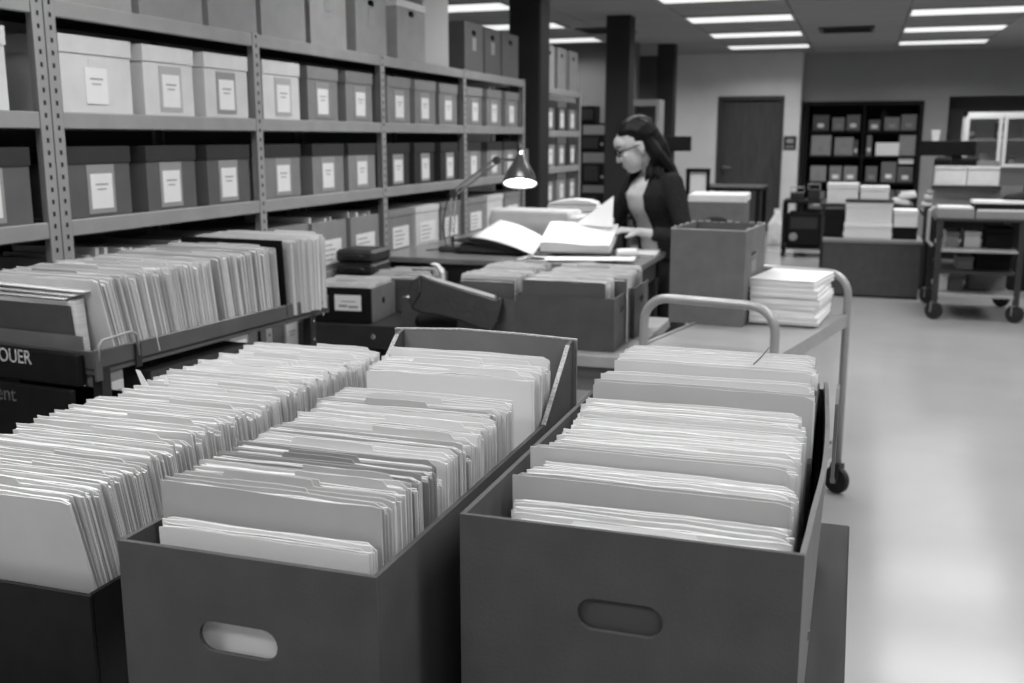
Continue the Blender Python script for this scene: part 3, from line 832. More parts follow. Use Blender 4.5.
B(-.115, .01, .1, .115, .29, .125).build('papers', M_bundle, gb)

t = thing('low_table', 'low pale-topped table carrying the grey cartons in front of the desk', 'table', (0, 0, 0))
B(-1.52, 3.70, .60, -.78, 4.62, .645, c=.003).build('tabletop', mat('pale_board', .30, .6, nscale=8, namp=.1), t)
for x in (-1.49, -.84):
    for y in (3.73, 4.56): B(x, y, 0, x+.04, y+.04, .60).build('leg', M_steeldark, t)
B(-1.47, 3.735, .50, -.84, 3.75, .60).build('apron', M_kraft2, t)

def carton_open(label, x0, x1, y0, y1, z, h, m_, hole_side=True, rz=0):
    w = x1-x0; d = y1-y0
    t = thing('open_carton', label, 'box', ((x0+x1)/2, y0, z), rz)
    B(-w/2, 0, 0, w/2, .005, h).build('front_panel', m_, t)
    B(-w/2, .0052, 0, -w/2+.005, d-.005, h).build('side_panel', m_, t)
    sm = MB().panel_hole(d-.0104, h, .005, .075, .03, 0, h*.7, M=Matrix.Translation((w/2, d/2, 0)) @ Matrix.Rotation(R(90), 4, 'Z'))
    sm.build('side_panel', M_kraft2, t)
    B(-w/2, d-.005, 0, w/2, d, h).build('back_panel', m_, t); B(-w/2+.005, .0052, 0, w/2-.005, d-.005, .005).build('bottom_panel', m_, t)
    return t
Z6 = .647
carton_open('large grey open carton of files on the low table, nearest the cart', -1.245, -.85, 3.775, 4.06, Z6, .205, M_kraft)
carton_open('second open carton directly behind the large grey one on the low table', -1.22, -.835, 4.08, 4.36, Z6, .205, M_kraft)
row('upright file in the large grey carton', 'files in the large grey carton', -1.055, 3.80, 4.02, 14, Z6+.007, .33, .262, .0135, .02, 0, [M_manila, M_manila, M_manilag], 51, .008, .004)
folder('dark card divider at the front of the large grey carton', None, -1.055, 3.79, Z6+.007, .33, .268, .008, .01, M_manilad, random.Random(1), 'plain')
folder('dark folder among the pale files of the large grey carton', None, -1.02, 3.96, Z6+.007, .36, .262, .012, .0, M_manilad, random.Random(2), 'plain')
row('upright file in the carton behind the large grey one', 'files in the second carton', -1.03, 4.11, 4.33, 13, Z6+.007, .35, .262, .0135, .0, -.02, [M_manila, M_manila, M_manilag], 52, .008, .004)
carton_open('dark open carton of files at the left end of the low table', -1.515, -1.265, 3.84, 4.40, Z6, .17, M_boxdark)
row('tall pale file in the dark carton on the low table', 'files in the dark carton', -1.39, 3.88, 4.36, 26, Z6+.007, .235, .262, .0135, .02, 0, [M_manila, M_manila, M_manilag], 53, .008, .003)
folder('dark front folder of the dark carton on the low table', None, -1.39, 3.863, Z6+.007, .235, .25, .008, .02, M_manilad, random.Random(2), 'plain')

# leather folio leaning across
lf = thing('leather_folio', 'glossy dark leather folio tilted on the grey carton beside the drawers', 'folio', (-1.50, 3.79, .805))
Mx = Matrix.Rotation(R(13), 4, 'Y') @ Matrix.Rotation(R(-14), 4, 'X')
m_ = MB()
prof = [(-.19, -.045), (-.17, -.075), (-.12, -.082), (-.05, -.070), (.05, -.066), (.13, -.075), (.18, -.072), (.195, -.03), (.192, .045), (.18, .072), (.16, .058), (-.12, .062), (-.17, .068), (-.195, .04), (-.200, .0)]
m_.prism(prof, 'y', -.02, .02, Mx); fo = m_.build('cover', M_leather, lf)
bv = fo.modifiers.new('b', 'BEVEL'); bv.width = .008; bv.segments = 2
m_ = MB(); m_.box(-.17, -.012, .060, .15, .018, .072, M=Mx); m_.build('page_block', M_paperw, lf)
m_ = MB(); m_.tube([Mx @ Vector(p) for p in ((-.17, -.022, .06), (-.15, -.026, .0), (-.165, -.026, -.06))], .004, 6); m_.build('strap', M_leather, lf)
sk = thing('cloth_wrap', 'black cloth bundled under the leather folio on the low truck', 'cloth', (-1.63, 4.03, LZ+.003))
m_ = MB(); m_.caps([(-.10, -.05, .035), (0, -.03, .045), (.07, .0, .04)], [.034, .044, .038]); m_.caps([(-.04, .03, .035), (.05, .05, .035)], [.034, .034])
remesh(m_, 'bundle', M_black, sk, .008, 3)
cv = thing('curled_papers', 'curled pale paper strip standing behind the leather folio', 'paper', (-1.80, 4.40, LZ+.002), 0)
m_ = MB()
for k in range(2):
    pts = [(-.02+.012*k, .0), (-.015+.012*k, .12), (-.02+.012*k, .19), (-.04+.012*k, .222), (-.06+.012*k, .230)]
    q = [(x, z) for x, z in pts] + [(x+.003, z+.003) for x, z in pts[::-1]]
    m_.prism(q, 'y', -.02, .02)
m_.build('sheets', M_manila, cv)

# ================================================================ THE DESK
DZ = .86
t = thing('desk', 'dark wooden desk with the lamp, where the person reads', 'desk', (0, 0, 0))
B(-2.33, 4.76, DZ-.03, -.95, 5.42, DZ, c=.004).build('desktop', M_desk, t)
B(-2.30, 4.80, DZ-.13, -.98, 4.82, DZ-.03).build('front_apron', M_deskwood, t); B(-1.0, 4.82, DZ-.13, -.98, 5.38, DZ-.03).build('side_apron', M_deskwood, t)
B(-2.26, 5.36, .25, -1.06, 5.38, DZ-.03).build('modesty_panel', M_deskwood, t)
for x in (-2.29, -1.04):
    for y in (4.82, 5.32): B(x, y, 0, x+.06, y+.06, DZ-.03).build('leg', M_deskwood, t)
for k in range(3):
    dr = B(-2.2+.4*k, 4.795, DZ-.12, -1.83+.4*k, 4.80, DZ-.045).build('drawer_front', M_deskwood, t)
    MB().lathe([(.008, 0), (.012, .015), (.0, .018)], 10, Matrix.Translation((-2.015+.4*k, 4.795, DZ-.085)) @ Matrix.Rotation(R(90), 4, 'X')).build('knob', M_chrome, dr)
t = thing('side_bench', 'narrow bench behind the desk, along the shelving', 'bench', (0, 0, 0))
B(-2.33, 5.45, DZ-.03, -1.52, 6.5, DZ-.002, c=.004).build('benchtop', M_desk, t)
for x in (-2.3, -1.60):
    for y in (5.5, 6.4): B(x, y, 0, x+.05, y+.05, DZ-.03).build('leg', M_deskwood, t)

# dark flat portfolio cases left of the desk
for k in range(2):
    f = thing('portfolio_case', ['black portfolio case lying under the rolled one beside the truck', 'black portfolio case with rounded edge lying on top beside the truck'][k], 'case', (-2.285, 4.56, .80+.062*k), 2)
    m_ = MB(); m_.box(-.10, -.12, -.0, .10, .10, .060, c=.014); m_.build('body', M_leather, f)
    m_ = MB(); m_.tube([(-.05, -.121, .03), (-.04, -.14, .035), (.04, -.14, .035), (.05, -.121, .03)], .006, 6); m_.build('handle', M_leather, f)
st = thing('case_stand', 'dark stand on the low truck holding the black portfolio cases', 'stand', (-2.285, 4.56, LZ+.002))
B(-.09, -.11, .128, .09, .09, .151).build('top', M_steeldark, st); B(-.03, -.05, .010, .03, .02, .128).build('post', M_steeldark, st); B(-.09, -.11, 0, .09, .09, .010).build('base', M_steeldark, st)

# ---- desk lamp
lp = thing('desk_lamp', 'spring-arm desk lamp, lit, on the desk beside the shelving', 'lamp', (-1.985, 5.08, DZ+.001))
m_ = MB(); m_.box(-.10, -.06, 0, .10, .07, .028, c=.006); m_.build('base', M_lampdark, lp)
A0 = Vector((-.055, .02, .028)); A1 = Vector((-.065, .09, .30)); A2 = Vector((.175, .10, .475)); A3 = Vector((.275, .10, .478))
m_ = MB(); m_.lathe([(.016, .026), (.016, .075), (.008, .08)], 12, Matrix.Translation((A0.x, A0.y, 0))); m_.build('swivel', M_chrome, lp)
def arm(a, b, nm):
    d = (b-a).normalized(); u = d.cross(Vector((0, 1, 0))).normalized()*.013
    m_ = MB(); m_.tube([a+u, b+u], .005, 8); m_.tube([a-u, b-u], .005, 8)
    ar = m_.build(nm, M_chrome, lp)
    s_ = MB(); k = 40; aa = a.lerp(b, .08)+Vector((0, -.012, 0)); bb = a.lerp(b, .45)+Vector((0, -.012, 0)); v = Vector((0, 1, 0))
    s_.tube([aa.lerp(bb, i/k) + (u.normalized()*math.cos(i*1.57)+v*math.sin(i*1.57))*.006 for i in range(k+1)], .0014, 5)
    s_.build('spring', M_steel, ar)
arm(A0+Vector((0, 0, .05)), A1, 'lower_arm'); arm(A1, A2, 'upper_arm')
for p in (A1, A2):
    m_ = MB(); m_.lathe([(.022, -.012), (.022, .012)], 14, Matrix.Translation(p) @ Matrix.Rotation(R(90), 4, 'X')); m_.build('joint', M_lampdark, lp)
m_ = MB(); m_.tube([A2, A3], .008, 8); m_.build('neck', M_chrome, lp)
m_ = MB(); m_.tube([A0+Vector((-.03, 0, .0)), A0+Vector((-.05, .0, .10)), A1+Vector((-.05, -.01, -.10)), A1+Vector((-.02, -.01, .02))], .003, 6)
m_.tube([A0+Vector((-.05, .0, -.02)), A0+Vector((-.09, -.02, -.024)), A0+Vector((-.13, -.04, -.026))], .003, 6); m_.build('cord', M_black, lp)
# shade: axis tilted towards the camera so the mouth shows
ax = Matrix.Translation(A3+Vector((.03, 0, .0))) @ Matrix.Rotation(R(-19), 4, 'X') @ Matrix.Rotation(R(-5), 4, 'Y')
m_ = MB(); outer = [(.020, .028), (.026, .02), (.034, .0), (.052, -.035), (.075, -.075), (.089, -.115), (.092, -.130)]
m_.lathe(outer + [(r-.003, z) for r, z in outer[::-1]], 28, ax, cap=False)
sh = m_.build('shade', M_lampdark, lp, True)
m_ = MB(); m_.lathe([(.0, .045), (.018, .044), (.022, .036), (.022, .018), (.024, .010), (.024, .0)], 20, ax); m_.build('collar', M_chrome, sh, True)
m_ = MB(); m_.lathe([(.004, .085), (.006, .072), (.012, .06), (.010, .044)], 12, ax); m_.build('switch_knob', M_lampdark, sh)
m_ = MB(); il = [(.022, .0), (.048, -.036), (.071, -.076), (.085, -.115), (.0885, -.1295)]
m_.lathe(il + [(r-.001, z-.0002) for r, z in il[::-1]], 28, ax, cap=False); m_.build('white_lining', M_white, sh, True)
m_ = MB(); m_.ell((0, 0, -.075), (.032, .032, .040)); m_.lathe([(.014, -.04), (.014, .0)], 12)
bm_ = MB(); bm_.add([ax @ Vector(p) for p in m_.v], m_.f); bm_.build('bulb', M_bulb, lp, True)

# ---- papers and books on the desk
bn = thing('binder', 'black ring binder lying open under the bright tilted page by the lamp', 'binder', (-1.74, 5.06, DZ+.001), -6)
m_ = MB(); m_.box(-.22, -.10, 0, .13, .12, .010, c=.003); m_.build('lower_cover', M_black, bn)
m_ = MB(); m_.prism([(-.20, .012), (.15, .012), (.15, .018), (-.20, .05)], 'y', -.09, .11); m_.build('page_block', M_kraft, bn)
m_ = MB(); m_.prism([(-.23, .066), (.17, .014), (.17, .020), (-.23, .072)], 'y', -.11, .12); m_.build('upper_cover', M_black, bn)
pg = thing('large_page', 'large bright white page tilted on the black binder under the lamp', 'paper', (-1.70, 5.08, DZ+.001))
cn_ = [V3 for V3 in (Vector((-1.885, 5.0, .947)), Vector((-1.532, 4.93, .872)), Vector((-1.55, 5.2, .934)), Vector((-1.818, 5.25, 1.018)))]
nx, ny = 8, 5; vs = []; fs = []
for s_ in (0, 1):
    for j in range(ny+1):
        for i in range(nx+1):
            u_, v_ = i/nx, j/ny
            p = (cn_[0].lerp(cn_[1], u_)).lerp(cn_[3].lerp(cn_[2], u_), v_) + Vector((0, 0, .014*math.sin(math.pi*u_) + s_*.0016))
            vs.append(p - Vector(pg.location))
n1 = (nx+1)*(ny+1)
for s_ in (0, 1):
    for j in range(ny):
        for i in range(nx): o = s_*n1+j*(nx+1)+i; fs.append((o, o+1, o+nx+2, o+nx+1))
for i in range(nx):
    for o in (i, ny*(nx+1)+i): fs.append((o, o+1, n1+o+1, n1+o))
for j in range(ny):
    for e in (0, nx): a = j*(nx+1)+e; b_ = a+nx+1; fs.append((a, b_, n1+b_, n1+a))
MB().add(vs, fs).build('sheet', M_paperw, pg, True)
for k in range(2):
    q = B(-.16, -.11, 0, .14, .09, .016, c=.003).build('folder_stack', [M_black, M_kraft, M_black][k]); q.location = (-1.75+.01*k, 5.10, DZ+.028+.022*k); q.rotation_euler = (.04*k, .10+.05*k, R(-8))
    tag(q, 'dark folder propping up the large bright page, %s one' % ['lower', 'upper'][k], 'folder', 'dark folders under the bright page')

bk = thing('thick_volume', 'thick open volume of loose pages propped before the person', 'book', (-1.335, 5.0, DZ+.016), -2)
bk.rotation_euler = (R(17), 0, R(4))
m_ = MB(); m_.box(-.185, 0, 0, .185, .29, .008, c=.002); m_.build('cover', M_kraft2, bk)
m_ = MB(); m_.prism([(-.18, .009), (.18, .009), (.178, .04), (.16, .052), (.05, .048), (-.06, .05), (-.15, .055), (-.175, .048)], 'y', .005, .285); m_.build('page_block', M_bundle, bk)
n = 10; top = [(-.18+.36*i/n, .052 + .006*math.sin(i/n*5.2+.7)) for i in range(n+1)]
m_ = MB(); m_.prism(top + [(x, z+.003) for x, z in top[::-1]], 'y', .002, .288); m_.build('top_page', M_paperw, bk)
wd = thing('book_wedge', 'stack of dark papers propping up the thick open volume', 'papers', (-1.345, 5.16, DZ+.001), 4)
for k in range(2): B(-.15, -.02, .03*k, .15, .10, .03*k+.028).build('paper_block', M_kraft, wd)
# page being turned up by the person's hand
cl = thing('turned_page', 'loose white page lifted upright by the reading person', 'paper', (-1.285, 5.24, DZ+.145), -10)
c_pts = [(.10, .0), (.085, .05), (.06, .10), (.02, .145), (.015, .150)]
m_ = MB(); m_.prism([(-.10, .0), (-.06, .035), (.0, .09), (.05, .13), (.075, .138), (.095, .08), (.11, .0), (.108, .0), (.09, .078), (.072, .134), (.05, .126), (.0, .085), (-.055, .032), (-.095, .0)], 'y', -.002, .002)
vs = [(-.11, -.03, .0), (.11, -.05, .0), (.075, .05, .15), (-.03, .03, .07), (-.11, -.028, .0), (.11, -.048, .002), (.075, .052, .152), (-.03, .032, .072)]
m_ = MB().add(vs, [(0, 1, 2, 3), (4, 7, 6, 5), (0, 4, 5, 1), (1, 5, 6, 2), (2, 6, 7, 3), (3, 7, 4, 0)]); m_.build('sheet', M_paperw, cl)
for k, (x, y, rz, w, d, lb) in enumerate(((-1.37, 4.865, -4, .40, .16, 'white sheet lying at the front desk edge under another sheet'), (-1.22, 4.855, 6, .44, .15, 'long white sheet lying topmost at the front edge of the desk'), (-1.47, 4.84, -12, .16, .12, 'small white sheet at the desk front corner near the binder'))):
    sh_ = B(-w/2, -d/2, 0, w/2, d/2, .004).build('paper_sheet', M_paperw); sh_.location = (x, y, DZ+.002+.006*(k == 1)+.004*(k == 1)); sh_.rotation_euler = (0, R(-1.2 if k == 1 else 0), R(rz)); tag(sh_, lb, 'paper', 'white sheets at the desk edge')
rl = thing('paper_roll', 'small white rolled paper near the person on the desk', 'paper roll', (-1.08, 5.05, DZ+.001), 25)
m_ = MB(); m_.lathe([(.012, -.05), (.024, -.05), (.024, .05), (.012, .05)], 14, Matrix.Translation((0, 0, .025)) @ Matrix.Rotation(R(90), 4, 'Y'), cap=False); m_.lathe([(.012, -.05), (.012, .05)], 14, Matrix.Translation((0, 0, .025)) @ Matrix.Rotation(R(90), 4, 'Y'), cap=False); m_.build('roll', M_paperw, rl)
fd = thing('flat_folder', 'pale folder lying flat on the desk beside the paper roll', 'folder', (-1.03, 5.22, DZ+.001), 4)
B(-.065, -.12, 0, .07, .12, .014).build('papers', M_bundle, fd); B(-.07, -.125, .0142, .075, .125, .017).build('cover', M_manila, fd)
# large wrapped packet and the bundle behind it
pk = thing('wrapped_packet', 'large pale wrapped packet on the bench behind the open volume', 'packet', (-1.83, 5.95, DZ+.001), -6)
m_ = MB(); m_.caps([(-.20, -.06, .09), (.20, -.06, .09)], [.085, .085]); m_.caps([(-.20, .06, .09), (.20, .06, .09)], [.085, .085]); m_.box(-.25, -.13, .002, .25, .13, .17)
remesh(m_, 'wrapping', M_manila, pk, .012, 6)
m_ = MB(); m_.box(.255, -.10, .02, .30, .10, .14, c=.01); m_.build('crumpled_end', M_paperw, pk)
p2 = thing('tied_bundle', 'pale bundle of papers farther along the bench behind the packet', 'bundle', (-1.70, 6.35, DZ+.001), 8)
for k in range(4): B(-.17+.01*(k % 2), -.10, .045*k, .16-.012*(k % 3), .11, .045*k+.043, c=.008).build('paper_block', [M_bundle, M_manila, M_bundle, M_paperw][k], p2)
m_ = MB(); m_.prism([(-.16, .182), (-.10, .20), (.0, .212), (.10, .205), (.15, .19), (.15, .182)], 'y', -.10, .10); m_.build('loose_top', M_paperw, p2)

# ================================================================ THE PERSON
V = Vector
LS, RS = V((-.915, 5.43, 1.215)), V((-1.195, 5.715, 1.205))
Lt = (LS-RS); Lt.z = 0; Lt.normalize()
Ft = V((-Lt.y*-1, -Lt.x, 0)); Ft = V((Lt.y, -Lt.x, 0)); Ft.normalize()      # chest direction
Up = V((0, 0, 1))
SC = (LS+RS)/2
person = thing('person', 'person in dark cardigan and glasses reading papers at the desk', 'person', (SC.x, SC.y, 0))
def pv(p): return V(p) - V((SC.x, SC.y, 0))
def loft(rings, n=20, a0=0, a1=2*math.pi, thick=0):
    """rings: (centre, half width along Lt, half depth along Ft); closed solid"""
    m_ = MB(); vs = []; fs = []
    full = abs(a1-a0-2*math.pi) < 1e-6
    cnt = n if full else n+1
    def ring(c, a, b):
        out = []
        for j in range(cnt):
            t_ = a0+(a1-a0)*j/n
            out.append(pv(c) + Ft*(b*math.cos(t_)) + Lt*(a*math.sin(t_)))
        return out
    for c, a, b in rings: vs += ring(c, a, b)
    k = len(rings)
    if full:
        for i in range(k-1):
            for j in range(n): fs.append((i*n+j, i*n+(j+1) % n, (i+1)*n+(j+1) % n, (i+1)*n+j))
        fs.append(tuple(range(n))[::-1]); fs.append(tuple(range((k-1)*n, k*n)))
    else:
        o = len(vs)
        for c, a, b in rings: vs += ring(c, a-thick, b-thick)
        for s_ in (0, o):
            for i in range(k-1):
                for j in range(n): fs.append((s_+i*cnt+j, s_+i*cnt+j+1, s_+(i+1)*cnt+j+1, s_+(i+1)*cnt+j))
        for j in range(n): fs.append((j, j+1, o+j+1, o+j)); q = (k-1)*cnt; fs.append((q+j, q+j+1, o+q+j+1, o+q+j))
        for i in range(k-1):
            for e in (0, n): fs.append((i*cnt+e, (i+1)*cnt+e, o+(i+1)*cnt+e, o+i*cnt+e))
    m_.add(vs, fs)
    return m_
HIP = SC - Ft*.10; 
def cz(z, f): return V((SC.x, SC.y, z)) + Ft*f
torso_r = [(cz(.80, -.10), .165, .115), (cz(.90, -.085), .155, .110), (cz(1.0, -.045), .142, .108), (cz(1.08, -.01), .155, .125), (cz(1.15, .012), .168, .118), (cz(1.205, .01), .168, .092), (cz(1.25, .0), .11, .065), (cz(1.275, .01), .055, .052)]
# head frame
HC = V((-1.138, 5.49, 1.403)); HS = 1.06
yaw_f = V((-.93, -.37, 0)).normalized()
tilt = R(26)
Fh = (yaw_f*math.cos(tilt) - Up*math.sin(tilt)).normalized()
Uh = (Up*math.cos(tilt) + yaw_f*math.sin(tilt)).normalized()
Lh = Uh.cross(Fh).normalized()
if Lh.dot(Lt) < 0: Lh = -Lh
H3 = Matrix((Fh, Lh, Uh)).transposed()
H3 = H3 @ Matrix.Scale(HS, 3)
def hp(f, l, u): return pv(HC) + (Fh*f + Lh*l + Uh*u)*HS
b = loft(torso_r)
# head
b.ell(hp(-.012, 0, .035), (.096, .075, .092), H3); b.ell(hp(.036, 0, -.035), (.058, .056, .082), H3); b.ell(hp(.055, 0, -.088), (.032, .034, .026), H3)
b.ell(hp(.055, 0, .045), (.042, .056, .045), H3)
b.caps([hp(.090, 0, .018), hp(.103, 0, -.010), hp(.110, 0, -.026)], [.008, .009, .0095]); b.ell(hp(.104, .011, -.030), (.009, .007, .007), H3); b.ell(hp(.104, -.011, -.030), (.009, .007, .007), H3)
b.ell(hp(.088, 0, -.058), (.012, .022, .007), H3); b.ell(hp(.086, 0, -.068), (.012, .020, .007), H3)
b.ell(hp(.070, .030, -.025), (.022, .022, .024), H3); b.ell(hp(.070, -.030, -.025), (.022, .022, .024), H3)
for s_ in (1, -1):
    b.ell(hp(-.012, s_*.075, -.005), (.019, .008, .032), H3); b.ell(hp(-.006, s_*.073, -.028), (.010, .007, .012), H3)
b.caps([hp(-.02, 0, -.05), pv(SC+V((0, 0, .075))+Ft*.0), pv(SC)+V((0, 0, .0))], [.054, .052, .06])
# arms
LE, LW, LHd = V((-.835, 5.37, .935)), V((-1.068, 5.265, .975)), V((-1.145, 5.225, .985))
RE, RW, RHd = V((-1.315, 5.70, .945)), V((-1.285, 5.47, 1.015)), V((-1.265, 5.395, 1.025))
def arm_pts(m_, S, E, W, k=1.0, end=1.0):
    S, E, W = pv(S), pv(E), pv(W)
    m_.caps([S, S.lerp(E, .5), E, E.lerp(W, .35*end), E.lerp(W, end)], [.052*k, .046*k, .039*k, .037*k, .026*k if end == 1 else .034*k])
arm_pts(b, LS-Lt*.02, LE, LW, .86); arm_pts(b, RS+Lt*.02, RE, RW, .86)
def hand(m_, W, K, palm_dn, side, curl):
    """palm from wrist W to knuckles K; four unequal bent fingers; thumb leaves the side of the palm near its base"""
    W, K = pv(W), pv(K)
    d = (K-W).normalized(); nrm = V(palm_dn).normalized(); nrm = (nrm - d*nrm.dot(d)).normalized(); sd = d.cross(nrm).normalized()*side
    for o in (-.024, -.008, .008, .024): m_.caps([W + sd*o*.7 + d*.012, K + sd*o], [.015, .0125])
    L = [.062, .074, .080, .070]
    for i, o in enumerate((-.030, -.010, .010, .030)):
        p = K + sd*o; a = curl*(1+.12*i); pts = [p - d*.01]; cur = 0
        q = p.copy(); pts.append(q.copy())
        for seg, f in enumerate((.46, .32, .22)):
            cur += a*(.7, 1.0, .7)[seg]
            q = q + (d*math.cos(cur) + nrm*math.sin(cur))*L[i]*f
            pts.append(q.copy())
        m_.caps(pts, [.0105, .0098, .009, .0082, .0070], 8)
    tb_ = W + sd*.024 + d*.018
    dd_ = (d*.72 + sd*.6 + nrm*.35).normalized()
    m_.caps([W + sd*.012 + d*.01, tb_, tb_ + dd_*.036, tb_ + (dd_*.036 + (d*.9 + nrm*.4).normalized()*.030)], [.014, .0145, .011, .0085], 8)
hand(b, LW, LHd, (-.1, .1, -1), 1, .38)
hand(b, RW, RHd, (.1, -.3, -1), -1, .45)
# legs and feet
for s_ in (1, -1):
    hip = cz(.82, -.10) + Lt*s_*.085; kn = cz(.45, -.06) + Lt*s_*.09; an = cz(.08, -.10) + Lt*s_*.09
    b.caps([pv(hip), pv(hip.lerp(kn, .5)), pv(kn), pv(kn.lerp(an, .35)), pv(an)], [.082, .072, .052, .050, .036])
    b.caps([pv(an)+V((0, 0, -.035)), pv(an)+Ft*.08+V((0, 0, -.048)), pv(an)+Ft*.15+V((0, 0, -.055))], [.036, .033, .024])
remesh(b, 'body', M_skin, person, .0055, 3, .45)
# clothing
bl = loft([(c, a+.006, q+.006) for c, a, q in torso_r[:-2]] + [(cz(1.245, .002), .105, .07)])
remesh(bl, 'blouse', M_blouse, person, .009, 4)
nb = MB()
for k in range(5): nb.ell(pv(cz(1.19-.05*k, .108+(.006 if k < 3 else -.008))), (.005, .005, .005), n=8, m=5)
nb.build('buttons', M_holder, person, True)
g = loft([(c, a+.022, q+.020) for c, a, q in torso_r[:-2]] + [(cz(1.25, -.004), .128, .085)], 30, R(30), R(330), .013)
for S, E, W, e_ in ((LS-Lt*.02, LE, LW, .62), (RS+Lt*.02, RE, RW, .8)): arm_pts(g, S, E, W, 1.16, e_)
g.caps([pv(SC+Lt*.10+V((0, 0, .022))), pv(LS-Lt*.03+V((0, 0, .004)))], [.040, .050]); g.caps([pv(SC-Lt*.10+V((0, 0, .022))), pv(RS+Lt*.03+V((0, 0, .004)))], [.040, .050])
remesh(g, 'cardigan', M_cardigan, person, .0065, 4)
tr = MB()
tr.add(*[(lambda q: (q.v, q.f))(loft([(cz(.74, -.10), .165, .12), (cz(.80, -.10), .180, .128), (cz(.90, -.095), .170, .120)]))][0])
for s_ in (1, -1):
    hip = cz(.82, -.10) + Lt*s_*.085; kn = cz(.45, -.06) + Lt*s_*.09; an = cz(.10, -.10) + Lt*s_*.09
    tr.caps([pv(hip), pv(hip.lerp(kn, .5)), pv(kn), pv(kn.lerp(an, .5)), pv(an)], [.096, .086, .072, .068, .062])
remesh(tr, 'trousers', M_trouser, person, .012, 4)
for s_ in (1, -1):
    sh_ = MB(); an = cz(.08, -.10) + Lt*s_*.09
    sh_.caps([pv(an)+V((0, 0, -.030)), pv(an)+Ft*.08+V((0, 0, -.040)), pv(an)+Ft*.155+V((0, 0, -.047))], [.046, .039, .032]); remesh(sh_, 'shoe', M_black, person, .008, 2)
# hair: cap, parted crown, tucked behind the near ear, falling over the back and far side
hr = MB()
def lock(pts, rr): hr.caps(pts, rr, 8)
EC, ER = (-.034, 0, .048), (.092, .082, .090)
hr.ell(hp(*EC), ER, H3)
hr.ell(hp(.004, .028, .094), (.058, .042, .028), H3); hr.ell(hp(.004, -.028, .094), (.058, .042, .028), H3)
back = pv(SC)
lock([hp(-.09, .0, .02), hp(-.10, .0, -.05), back - Ft*.085 + V((0, 0, .06)), back - Ft*.11 + V((0, 0, .0))], [.055, .058, .055, .035])
lock([hp(-.06, .05, .0), hp(-.07, .06, -.07), back - Ft*.05 + Lt*.075 + V((0, 0, .075)), back - Ft*.07 + Lt*.10 + V((0, 0, .03))], [.040, .040, .042, .030])
rh = random.Random(5)
for s_ in (1, -1):
    for i in range(26):
        t_ = i/25
        d0 = V((1.0-1.9*t_, .10*s_, 1.0-.75*max(t_-.5, 0)*2)).normalized()
        d1 = V((-.42-.45*t_+rh.uniform(-.08, .08), s_*(.95-.45*t_), -.28+rh.uniform(-.12, .08))).normalized()
        pts = []; rr = []
        for q_ in (0, .3, .6, .85, 1):
            d_ = d0.lerp(d1, q_).normalized(); g_ = 1.03 + rh.uniform(-.015, .02)
            if t_ < .25 and q_ < .5: g_ += .05
            pts.append(hp(EC[0]+d_.x*ER[0]*g_, EC[1]+d_.y*ER[1]*g_, EC[2]+d_.z*ER[2]*g_)); rr.append(.0095)
        if s_ > 0:
            o1 = rh.uniform(-.07, .085) if i > 6 else rh.uniform(.04, .095); o2 = rh.uniform(.03, .12); dz = rh.uniform(-.05, .02)
            pts += [hp(-.062-.04*t_, (.078-.05*t_), -.07), back + Ft*(o1-.03) + Lt*o2*.8 + V((0, 0, .095)), back + Ft*(o1*1.25-.035) + Lt*o2 + V((0, 0, .045)), back + Ft*(o1*1.4-.04) + Lt*(o2+.008) + V((0, 0, -.01+dz))]
            rr += [.012, .012, .0105, .005]
        else:
            o1 = rh.uniform(.02, .09) if i < 12 else rh.uniform(-.12, -.04); dz = rh.uniform(-.06, .0)
            pts += [hp(-.05-.05*t_, -(.082-.05*t_), -.07), back + Ft*o1 - Lt*.07 + V((0, 0, .08)), back + Ft*(o1*1.2+.01) - Lt*.085 + V((0, 0, -.02)), back + Ft*(o1*1.2+.012) - Lt*.085 + V((0, 0, -.08+dz))]
            rr += [.012, .013, .011, .005]
        lock(pts, rr)
remesh(hr, 'hair', M_hair, person, .005, 2, .4)
# glasses, eyes, brows, lips
gl = MB()
for s_ in (1, -1):
    c_ = hp(.100, s_*.034, .014)
    ring = [c_ + (Lh*math.cos(a)*.026*(1+.12*math.copysign(abs(math.cos(a))**.5, 1)) + Uh*math.sin(a)*.020) - Fh*abs(math.cos(a))*.006*(1 if s_*math.cos(a) > 0 else 0) for a in [2*math.pi*i/18 for i in range(18)]]
    gl.tube(ring, .0036, 6, True)
    gl.tube([hp(.094, s_*.062, .018), hp(.05, s_*.073, .012), hp(-.012, s_*.082, .008)], .0028, 6)
gl.tube([hp(.102, -.008, .018), hp(.105, 0, .021), hp(.102, .008, .018)], .0025, 6)
gl.build('glasses', M_black, person, True)
for s_ in (1, -1):
    m_ = MB(); m_.ell(hp(.083, s_*.032, .012), (.008, .013, .005), H3, 10, 6); m_.build('eye', M_eye, person, True)
    m_ = MB(); m_.caps([hp(.092, s_*.014, .038), hp(.090, s_*.034, .043), hp(.076, s_*.054, .038)], [.003, .004, .0025], 6); m_.build('eyebrow', M_hair, person)
m_ = MB(); m_.ell(hp(.0925, 0, -.058), (.0085, .021, .0055), H3); m_.ell(hp(.0905, 0, -.067), (.0085, .018, .006), H3); m_.build('lips', M_lips, person, True)

